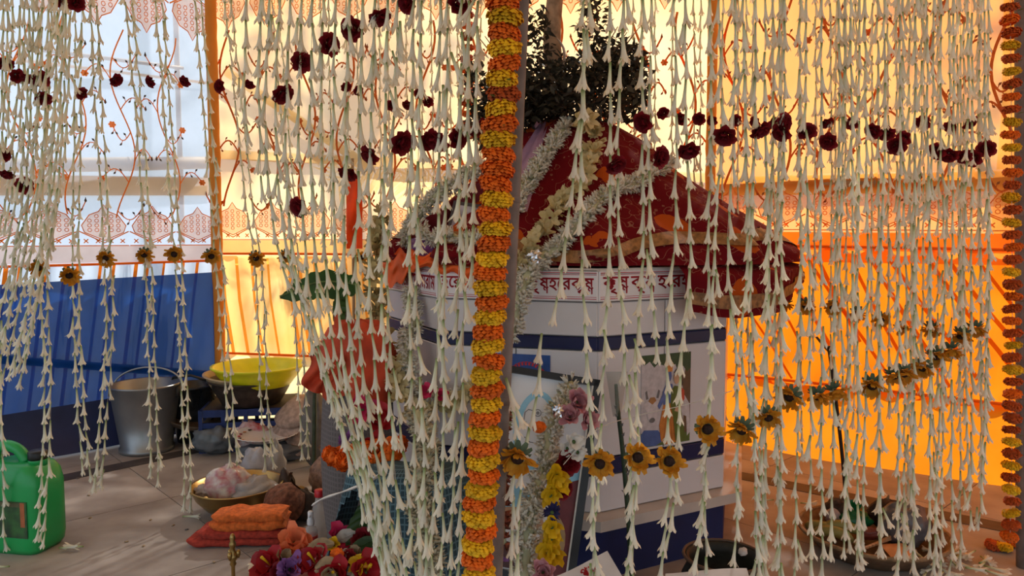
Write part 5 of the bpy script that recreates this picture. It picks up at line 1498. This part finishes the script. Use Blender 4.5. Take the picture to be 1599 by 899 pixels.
HEAP = [('coral', 'coral_gladiolus', 'tall coral gladiolus bloom on top of the flower heap', 460, 848, 1.60, 1.2), ('coral', 'coral_gladiolus', 'ruffled coral gladiolus bloom beside the spray bottle', 478, 868, 1.58, 1.1), ('hib', 'hibiscus_flower', 'red hibiscus at the near end of the flower heap', 424, 884, 1.52, 1.2),
 ('purp', 'purple_lotus', 'half open purple lotus in the flower heap', 452, 890, 1.50, 1.15), ('hib', 'hibiscus_flower', 'large red hibiscus in the middle of the flower heap', 494, 880, 1.50, 1.15), ('mag', 'hibiscus_flower', 'pink hibiscus behind the dry leaves of the flower heap', 530, 842, 1.62, 1.1),
 ('rose', 'red_rose', 'red rose at the back edge of the flower heap', 566, 842, 1.60, 1.1), ('hib', 'hibiscus_flower', 'deep red hibiscus at the strand side of the heap', 572, 892, 1.50, 1.3), ('yel', 'yellow_flower', 'small yellow flower between the dry leaves', 522, 852, 1.56, .7), ('hib', 'hibiscus_flower', 'wilted red hibiscus low at the front of the heap', 528, 896, 1.47, 1.1),
 ('white', 'white_flower', 'small white flower in the middle of the heap', 538, 866, 1.52, .8), ('white', 'white_flower', 'tiny white flower near the purple lotus', 500, 872, 1.50, .6)]
for kd, nm, lb_, x, y, Y, s in HEAP:
    bloom(kd, nm, lb_, P(x, y, Y), tw * .7 + Vector((R.uniform(-.5, .5), 0, R.uniform(.1, .8))), s, 'flowers heaped in the cane basket', stamen=kd == 'hib')
tag(put('marigold', MARI['r'][0], None, P(408, 893, 1.52), Euler((.5, .2, 0)).to_quaternion(), .9), 'rust marigold at the near tip of the flower heap', 'flower', 'flowers heaped in the cane basket')
tag(put('marigold', MARI['o'][1], None, P(526, 866, 1.50), Euler((1.2, .2, 0)).to_quaternion(), .55), 'small orange marigold bud between dry leaves', 'flower', 'flowers heaped in the cane basket')
for k, (x, y, Y, lb_) in enumerate([(412, 882, 1.54, 'tuberose lying beside the rust marigold'), (550, 893, 1.48, 'tuberose lying on the red hibiscus'), (556, 876, 1.5, 'tuberose lying across the back of the heap'), (430, 868, 1.56, 'pale tuberose under the coral gladiolus')]):
    tag(put('fallen_tuberose', TUB[k], None, P(x, y, Y), aim(Vector((R.uniform(-1, 1), -.4, -.3))), 1.1), lb_, 'flower', 'flowers heaped in the cane basket')
HX = [('dry', 505, 868, 1.52), ('dry', 440, 872, 1.53), ('dry', 560, 868, 1.53), ('dry', 515, 892, 1.46), ('rose', 470, 884, 1.50), ('rose', 545, 872, 1.51), ('rose', 436, 892, 1.49), ('white', 418, 876, 1.54), ('yel', 560, 884, 1.49), ('coral', 444, 862, 1.57)]
HXL = ['brown dry petal curl beside the spray bottle side of the heap', 'brown dry petal curl below the coral gladiolus', 'brown dry petal curl near the gathered strands', 'brown dry petal curl at the front of the heap', 'dark rose between the purple lotus and large hibiscus', 'dark rose behind the small white flower', 'dark rose in front of the red hibiscus', 'small white flower near the rust marigold', 'small yellow flower near the gathered strands', 'loose coral petals beneath the tall gladiolus']
BL['dry'] = bloom_mesh(15, m_dry, 3, .030, .034, (.2, 1.3), 2)
for (kd, x, y, Y), lb_ in zip(HX, HXL):
    bloom(kd, {'dry': 'dry_flower', 'rose': 'red_rose', 'white': 'white_flower', 'yel': 'yellow_flower', 'coral': 'coral_gladiolus'}[kd], lb_, P(x, y, Y), tw * .6 + Vector((R.uniform(-.7, .7), 0, R.uniform(0, .9))), .85, 'flowers heaped in the cane basket')
def leafobj(name, label, p, d, l, w, m, group, curl=.3, seed=0):
    d = Vector(d).normalized(); s = d.cross(tw).normalized(); n_ = s.cross(d)
    mb = MB().grid(lambda u, v: tuple(d * l * u + s * (v - .5) * w * math.sin(PI * min(1, .08 + .9 * u)) ** .8 + n_ * (curl * l * (u - .5) ** 2 + .006 * noise.noise(Vector((u * 7, v * 5, seed))) - .6 * w * (v - .5) ** 2)), 10, 6)
    t = thing(name, label, 'leaf', p, 0, group)
    mb.build('blade', m, t); MB().tube([tuple(d * l * u + n_ * curl * l * (u - .5) ** 2) for u in (0, .3, .6, .95)], .0012, 5).build('midrib', m, t)
for k, (nm, lb_, x, y, Y, d, l, w, m) in enumerate([('dry_leaf', 'curled dry leaf on top of the flower heap', 480, 858, 1.55, (1, 0, .25), .06, .035, m_dry), ('dry_leaf', 'crumpled dry leaf at the front of the heap', 492, 890, 1.47, (.9, 0, .15), .055, .045, m_dry), ('green_leaf', 'dark green leaf beside the coral gladiolus', 476, 856, 1.58, (1, .2, -.1), .05, .02, m_lfg),
    ('green_leaf', 'dark green leaf behind the white flower', 545, 862, 1.57, (.8, .1, .4), .07, .03, m_lfg), ('green_leaf', 'broad green leaf near the red rose', 540, 848, 1.60, (.9, .1, -.3), .06, .035, m_lfg), ('grey_leaf', 'silvery dry leaf at the back of the heap', 524, 846, 1.60, (.8, 0, .4), .05, .035, mat('silver_leaf', (.36, .34, .31), .7)), ('green_leaf', 'small green leaf above the purple lotus', 450, 876, 1.52, (.7, 0, .4), .03, .016, m_lfg)]):
    leafobj(nm, lb_, P(x, y, Y), d, l, w, m, 'leaves in the flower heap', seed=k)
chl = thing('yellow_chilli', 'orange-yellow pointed bud lying at the heap edge', 'bud', P(548, 880, 1.49), 0)
MB().tube([(0, 0, 0), (.015, 0, -.002), (.03, 0, -.004), (.042, 0, -.008)], [.006, .007, .005, .001], 8).build('bud', mat('bud_orange', (.70, .25, .02), .5), chl)

# ================================================================== FRAMED PICTURE AGAINST THE ALTAR
fpb = P(832, 930, 1.66)
fp = thing('framed_picture', 'tall glazed picture in a black frame leaning on the altar', 'picture', fpb)
FW, FH = .235, .475
fp.location = P(815, 905, 1.64); fp.location.z = max(.012, fp.location.z)
fp.rotation_euler = (math.radians(-17), math.radians(8.5), math.radians(-4))
m_blk = mat('black_frame', (.012, .011, .011), .35)
for (x, z, w, h) in ((0, .008, FW, .016), (0, FH - .008, FW, .016), (-FW / 2 + .009, FH / 2, .018, FH), (FW / 2 - .009, FH / 2, .018, FH)):
    MB().box((x, 0, z), (w, .022, h)).build('frame_bar', m_blk, fp, smooth=False)
MB().box((FW / 2 - .020, -.008, FH / 2), (.004, .004, FH - .03)).build('frame_fillet', m_whitef, fp, smooth=False)
MB().box((0, .004, FH / 2), (FW - .02, .006, FH - .02)).build('backing', mat('picture_white', (.74, .76, .80), .5, var=.04, scale=8), fp, smooth=False)
def pc2(pts, lay, m, name):
    n = len(pts); y0, y1 = .001 - lay * .0003, .0006 - lay * .0003
    MB().add([(a, y0, b) for a, b in pts] + [(a, y1, b) for a, b in pts], [tuple(range(n, 2 * n))] + [(i, (i + 1) % n, n + (i + 1) % n, n + i) for i in range(n)]).build(name, m, fp, smooth=False)
m_cy = mat('print_cyan', (.28, .58, .78), .5, var=.08); m_ink = mat('print_ink', (.06, .06, .08), .5)
MB().ribbon([(.044 * math.cos(a) - .022, .335 + .085 * math.sin(a)) for a in [2 * PI * k / 40 for k in range(41)]], .014, 0, .0002).build('cyan_ring', m_cy, fp, smooth=False)
MB().ribbon(circle(-.022, .375, .008, 14), .0014, 0, -.0002).build('line_drawing', m_ink, fp, smooth=False)
MB().ribbon(circle(-.022, .375, .0025, 8), .002, 0, -.0002).build('line_drawing', m_ink, fp, smooth=False)
MB().ribbon([(-.032, .378), (-.045, .380), (-.052, .372), (-.052, .352), (-.049, .346), (-.046, .351)], .0014, 0, -.0002).build('line_drawing', m_ink, fp, smooth=False)
MB().ribbon([(-.012, .378), (.002, .380), (.010, .372), (.010, .352)], .0014, 0, -.0002).build('line_drawing', m_ink, fp, smooth=False)
MB().ribbon([(-.045, .315), (-.03, .305), (-.01, .305), (.004, .313)], .0014, 0, -.0002).build('line_drawing', m_ink, fp, smooth=False)
pc2(ell(-.045, .17, .05, .032), 1, m_cy, 'cyan_patch'); pc2(ell(-.03, .13, .06, .025), 2, mat('print_skin', (.50, .28, .24), .5), 'pink_patch')
pc2([(.05, .02), (.10, .02), (.10, .30), (.085, .30), (.06, .2)], 1, mat('print_maroon', (.16, .03, .035), .5), 'maroon_patch')
pc2([(.055, .22), (.10, .24), (.10, .31), (.07, .30)], 2, m_cy, 'sky_patch'); pc2(ell(.055, .09, .03, .06), 2, mat('print_ochre', (.40, .27, .13), .5), 'ochre_patch')
pc2([(-.10, .02), (.05, .02), (.05, .07), (-.10, .08)], 1, mat('print_dark', (.10, .04, .04), .5), 'dark_patch')
# garland over the frame with lotus, rose, yellow and blue flowers
gg = thick_garland('blossom_garland', 'heavy white garland with lotus and bright flowers over the framed picture', [P(893, 600, 1.76), P(872, 640, 1.70), P(858, 680, 1.66), P(852, 725, 1.62), P(838, 765, 1.58), P(828, 810, 1.54), P(822, 860, 1.52), P(815, 910, 1.50)], .028, 1100, m_bud, 12)
for kd, nm, x, y, Y, s, fx in [('lotus', 'lotus', 900, 628, 1.66, 1.0, .2), ('lotus', 'lotus', 914, 655, 1.64, .8, .5), ('lotus', 'lotus', 890, 652, 1.64, .8, -.1), ('white', 'white_flower', 896, 690, 1.60, 1.2, .3), ('white', 'white_flower', 902, 706, 1.60, 1.1, .1), ('white', 'white_flower', 886, 700, 1.60, 1.0, 0), ('rose', 'red_rose', 885, 722, 1.60, 1.3, .2),
     ('yel', 'yellow_flower', 868, 742, 1.55, 1.1, .1), ('yel', 'yellow_flower', 872, 756, 1.55, 1.0, .4), ('yel', 'yellow_flower', 860, 774, 1.54, 1.0, 0), ('navy', 'blue_flower', 862, 800, 1.52, 1.0, .1), ('yel', 'yellow_flower', 862, 824, 1.51, 1.0, 0), ('yel', 'yellow_flower', 861, 842, 1.51, .9, .2), ('yel', 'yellow_flower', 856, 862, 1.50, 1.1, -.2), ('yel', 'yellow_flower', 866, 868, 1.50, .9, .2), ('rose', 'red_rose', 876, 762, 1.57, 1.1, .5)]:
    bloom(kd, nm, '', P(x, y, Y), tw + Vector((fx, 0, R.uniform(-.1, .4))), s, parent=gg)
put('marigold', MARI['o'][2], gg, P(842, 666, 1.62) - gg.location, Euler((.4, 0, 0)).to_quaternion(), .62)
foil('small silver foil crumple on the picture garland', P(872, 650, 1.62), .012, 5)
rustg = thick_garland('rust_garland', 'dried rust red garland hanging beside the framed picture', [P(786, 640, 1.62), P(780, 690, 1.60), P(786, 735, 1.58), P(780, 790, 1.55), P(784, 850, 1.52)], .022, 900, mat('rust_petal', (.24, .055, .025), .8, var=.3, scale=60), 14, .018, .006)
bloom('purp', 'purple_flower', '', P(776, 870, 1.50), tw, .7, parent=rustg)
bloom('lotus', 'pink_lotus', 'pink lotus petals at the foot of the framed picture', P(848, 894, 1.46), tw + Vector((0, 0, .5)), .8)

# gladiolus stalk leaning on the altar, and a thin thread across
gs0 = G(988, 930); gs0 = Vector((P(985, 900, 1.72).x, 1.72, 0))
gl = thing('green_stalk', 'dark green flower stalk in a clear sleeve leaning on the altar', 'stalk', gs0)
gpth = smooth_path([Vector((0, 0, 0)), P(984, 850, 1.74) - gs0, P(974, 720, 1.80) - gs0, P(965, 640, 1.84) - gs0, P(962, 600, 1.87) - gs0], 5)
MB().tube(gpth, [.0075 - .00015 * k for k in range(len(gpth))], 8).build('stem', mat('stalk_dark', (.022, .045, .022), .6, var=.3), gl)
MB().grid(lambda u, v: tuple(P(946 + 34 * u - (u - .5) * 22 * v, 580 + 70 * v, 1.85 - .02 * math.sin(u * PI)) - gs0), 8, 8).build('sleeve', mat('cloudy_sleeve', (.30, .34, .30), .25, alpha=.5), gl)
for k in range(10):
    q = gpth[6 + k % (len(gpth) - 7)]; mb = MB(); leafq(Vector(q), Vector((R.uniform(-1, 1), -.3, R.uniform(.2, 1))).normalized(), tw, .018, .007, mb); mb.build('bract', m_dark, gl)
th = thing('stray_thread', 'loose white thread strung across the altar picture', 'thread', P(880, 725, 1.55))
MB().tube([p - th.location for p in smooth_path([P(880, 725, 1.55), P(930, 672, 1.66), P(990, 650, 1.80), P(1070, 632, 1.82), P(1143, 610, 1.80)], 5)], .0011, 4).build('strand', m_whitef, th)

# ================================================================== FLOOR THINGS, ORANGE SIDE
t0 = G(1362, 858)
tray = thing('cane_tray', 'large round cane tray of fruit and bags on the marble floor', 'tray', t0)
MB().lathe([(.13, 0), (.15, .004), (.185, .040), (.200, .058), (.196, .060), (.178, .042), (.14, .010), (.002, .008)], 52, wob=lambda t, i: 1 + .008 * math.cos(t * 40 + i * PI)).build('body', mat('tray_cane', (.15, .085, .045), .6, var=.3, scale=40), tray)
MB().tube([(.2 * math.cos(2 * PI * k / 40), .2 * math.sin(2 * PI * k / 40), .058) for k in range(41)], .006, 6).build('rim', m_cane, tray)
def T0(x, y, z=.03): return t0 + Vector((x, y, z))
m_bana = mat('banana_skin', (.24, .20, .05), .55, var=.3, scale=12)
for k, (x, y, z, a, lb_) in enumerate([(-.115, .0, .045, .5, 'greenish banana lying nearest the tray rim'), (-.085, .02, .055, .3, 'greenish banana in the middle of the bunch on the tray'), (-.13, .035, .045, .8, 'greenish banana at the back of the tray bunch')]):
    bn = thing('banana', lb_, 'banana', T0(x, y, z), -a, 'bananas on the cane tray')
    pth = [Vector((.055 * math.sin(u), 0, .022 * math.cos(u * 1.2) - .012)) for u in [-1.3 + 2.6 * q / 10 for q in range(11)]]
    MB().tube(pth, [.004, .010, .014, .0155, .016, .016, .016, .0155, .014, .010, .004], 8).build('fruit', m_bana, bn)
    MB().tube([pth[-1], pth[-1] + Vector((.012, 0, -.004))], [.004, .003], 6).build('stem', m_dry, bn)
cc = thing('coconut', 'brown husked coconut at the back of the cane tray', 'coconut', T0(-.05, .105, .03))
MB().ball((0, 0, .04), (.048, .045, .043), 20, 12, .15, 4, 3).build('husk', mat('coir', (.050, .028, .018), .95, var=.5, scale=60, bump=.8), cc)
MB().tube([(0, 0, .08), (.006, 0, .10), (.02, 0, .112)], [.006, .004, .001], 6).build('tuft', m_cane, cc)
c2 = thing('coconut', 'dark coconut half hidden behind the grey bag', 'coconut', T0(.085, .09, .03))
MB().ball((0, 0, .042), (.055, .045, .045), 20, 12, .15, 4, 6).build('husk', mat('coir', (.050, .028, .018), .95), c2)
MB().tube([(0, 0, .085), (.004, 0, .10)], [.006, .002], 6).build('tuft', m_cane, c2)
bag('green_bag', 'knotted emerald green plastic bag on the cane tray', 'bag', T0(-.03, .045, .035), (.042, .036, .034), (.010, .13, .045), 51, .5, rough=.25, knot=(0, 0, .075))
bag('white_packet', 'small pale packet behind the bananas on the tray', 'packet', T0(-.085, .07, .05), (.022, .02, .022), (.42, .33, .32), 52, .3)
bag('grey_packet', 'large grey plastic bag at the far side of the cane tray', 'bag', T0(.085, -.01, .02), (.062, .055, .060), (.16, .15, .16), 53, .5, rough=.2, alpha=.92)
bag('dark_packet', 'dark packet between the grey bag and the tray rim', 'packet', T0(.135, .01, .035), (.03, .04, .04), (.07, .035, .03), 54, .4)
bag('red_packet', 'small dull red packet beside the green bag', 'packet', T0(-.01, .0, .03), (.035, .018, .018), (.22, .045, .03), 55, .35)
for k in range(6):
    sk = thing('bamboo_splint', '%s bamboo splint of the bundle on the cane tray' % ordinal(k + 1), 'splint', T0(-.07 + .012 * k, -.10 + .006 * k, .044 + .001 * k), .55 + .03 * k, 'splints on the cane tray')
    MB().box((.07, 0, .004), (.17, .007, .005)).build('strip', mat('splint', (.42, .23, .11), .6, var=.2), sk, smooth=False)
    MB().box((.155, 0, .004), (.006, .008, .006)).build('cut_end', m_paleb, sk, smooth=False)
pk = thing('orange_packet', 'flat shiny orange packet on the near side of the tray', 'packet', T0(.03, -.09, .028), .1); pk.rotation_euler = (.25, 0, .1)
MB().grid(lambda u, v: ((u - .5) * .075, (v - .5) * .07, .012 * math.sin(PI * u) * math.sin(PI * v) + .006), 10, 10).build('sachet', mat('orange_sachet', (.72, .30, .12), .25), pk)
MB().box((0, -.036, .006), (.075, .004, .002)).build('sealed_edge', mat('orange_sachet', (.72, .30, .12), .25), pk, smooth=False)
stb = T0(-.085, .12, 0)
stb = G(1322, 792)
ds = thing('dark_stick', 'dark upright stick with a withered leaf behind the cane tray', 'stick', stb)
sp3 = smooth_path([Vector((0, 0, 0)), P(1314, 700, stb.y) - stb, P(1302, 600, stb.y) - stb, P(1294, 540, stb.y) - stb], 5)
MB().tube(sp3, .006, 7).build('shaft', mat('black_stick', (.020, .012, .010), .7), ds)
leafd = [P(1296, 552, stb.y) - stb, P(1285, 538, stb.y - .01) - stb, P(1275, 526, stb.y - .01) - stb]
MB().tube(leafd, [.004, .010, .008], 6, flat=.3).build('withered_leaf', mat('withered', (.08, .07, .045), .8), ds)
MB().ball((0, 0, .014), (.03, .03, .018), 14, 8, .3, 3, 2).build('clay_foot', mat('grey_clay', (.14, .11, .10), .9), ds)
# black pot and clay bowl before the altar, newspapers
kp = P(1128, 960, 1.70); kp.z = 0
kt = thing('black_pot', 'soot black round cooking pot before the altar plinth', 'pot', kp)
MB().lathe([(.05, 0), (.08, .015), (.098, .06), (.096, .105), (.082, .135), (.085, .150), (.092, .156), (.080, .152), (.076, .13), (.088, .06), (.002, .02)], 36).build('body', mat('soot', (.020, .022, .018), .55, var=.4), kt)
MB().tube([(.092 * math.cos(2 * PI * k / 32), .092 * math.sin(2 * PI * k / 32), .155) for k in range(33)], .004, 6).build('rim', mat('brown_rim', (.10, .06, .04), .5), kt)
cl = P(1135, 985, 1.52); cl.z = 0
cbw = thing('clay_bowl', 'brown clay bowl standing in front of the black pot', 'bowl', cl)
MB().lathe([(.03, 0), (.05, .02), (.066, .06), (.072, .09), (.068, .088), (.045, .03), (.002, .012)], 28).build('body', mat('terracotta', (.22, .10, .055), .8, var=.2), cbw)
MB().lathe([(.072, .086), (.075, .09), (.071, .094), (.067, .089)], 28).build('rim', mat('terracotta', (.22, .10, .055), .8), cbw)
gd = thing('ochre_gourd', 'ochre gourd lying by the black pot', 'gourd', P(1192, 955, 1.62) * 1.0); gd.location.z = 0
MB().ball((0, 0, .062), (.058, .052, .062), 20, 12, .08, 2, 4).build('flesh', mat('gourd_skin', (.30, .17, .04), .6, var=.2), gd)
MB().tube([(0, 0, .118), (.004, 0, .135)], [.007, .004], 6).build('stem', m_green, gd)
bag('white_scrap', 'scrap of crumpled white paper on the black pot', 'paper', P(1160, 868, 1.66), (.010, .008, .010), (.70, .64, .60), 56, .4)
def paper(label, corners, seed, lines):
    ps = [P(*c) for c in corners]; base = sum(ps, Vector()) / 4
    t = thing('newspaper', label, 'newspaper', base)
    def fn(u, v):
        q = ps[0].lerp(ps[1], u).lerp(ps[3].lerp(ps[2], u), v); n_ = (ps[1] - ps[0]).cross(ps[3] - ps[0]).normalized()
        return tuple(q - base + n_ * .006 * math.sin(u * PI + seed))
    MB().grid(fn, 10, 8).build('sheet', mat('newsprint', (.56, .54, .54), .8, var=.05), t)
    MB().grid(lambda u, v: tuple(Vector(fn(u, v)) + Vector((0, .003, -.004))), 10, 8).build('under_sheet', mat('newsprint', (.56, .54, .54), .8, var=.05), t)
    X = (ps[1] - ps[0]); Zx = (ps[0] - ps[3]); nrm = X.cross(Zx).normalized()
    Mx = Matrix((X.normalized(), -nrm * -1 if False else X.normalized().cross(Zx.normalized()) * -1, (Zx - X.normalized() * Zx.dot(X.normalized())).normalized())).transposed().to_4x4()
    for tk, u, v, w, h, m in lines:
        o = lettering(tk, w, h, m, 'headline', t, Vector(fn(u, v)), Mx.to_quaternion())
        o.location = Vector(fn(u, v)) + (EYE - base).normalized() * .004
    return t
paper('folded newspaper with red and black headline leaning before the picture', [(868, 897, 1.40), (948, 862, 1.44), (985, 925, 1.36), (880, 970, 1.32)], 1,
      [(['আ', 'ন', 'ন্', 'দ'], .26, .42, .038, .022, m_ink), (['প্', 'রা'], .62, .42, .040, .030, m_redink)])
paper('folded newspaper with a pink edge lying before the black pot', [(1040, 892, 1.40), (1165, 890, 1.42), (1180, 940, 1.34), (1030, 945, 1.32)], 2, [(['হ', 'ের'], .4, .55, .04, .015, m_ink)])

# fallen tuberoses and marigolds on the floor
for k in range(26):
    x = R.uniform(1440, 1548); y = R.uniform(855, 893) - (x - 1500) * .03
    o = tag(put('fallen_tuberose', R.choice(TUB), None, G(x, y, .008 + .0008 * k), aim(Vector((R.uniform(-1, 1), R.uniform(-1, 1), -.04))), R.uniform(.9, 1.15)), 'loose tuberose in the fallen drift beside the cane tray', 'flower', 'fallen tuberoses beside the cane tray')
for x, y, lb_ in [(92, 855, 'fallen tuberose nearest the green jerrycan'), (130, 853, 'fallen tuberose lying beyond the jerrycan corner'), (285, 806, 'fallen tuberose lying beside the brass bowl'), (15, 884, 'fallen tuberose in front of the jerrycan'), (1208, 780, 'fallen tuberose under the orange wall side strands'), (1250, 785, 'fallen tuberose lying before the dark stick')]:
    tag(put('fallen_tuberose', R.choice(TUB), None, G(x, y, .012), aim(Vector((R.choice([-1, 1]), R.uniform(-.2, .2), -.03))), 1.0), lb_, 'flower')
for k, (x, y, c, lb_) in enumerate([(1551, 850, 'r', 'rust marigold fallen beside the end of the garland'), (1585, 846, 'o', 'orange marigold fallen against the dark grey post'), (1568, 853, 'y', 'yellow marigold fallen below the garland end')]):
    tag(put('marigold', MARI[c][k], None, G(x, y, .014), Euler((.2, .1, k)).to_quaternion(), .9), lb_, 'flower')
for k in range(14):
    x = R.uniform(110, 420); y = R.uniform(730, 890)
    pt = thing('fallen_scrap', 'tiny dark petal scrap lying on the marble floor', 'petal', G(x, y, .001), R.uniform(0, 3), 'petal scraps on the floor')
    MB().box((0, 0, .0012), (.010, .005, .0024)).build('scrap', m_dry if k % 3 else m_dark, pt)
print('tuberoses', n_fl)
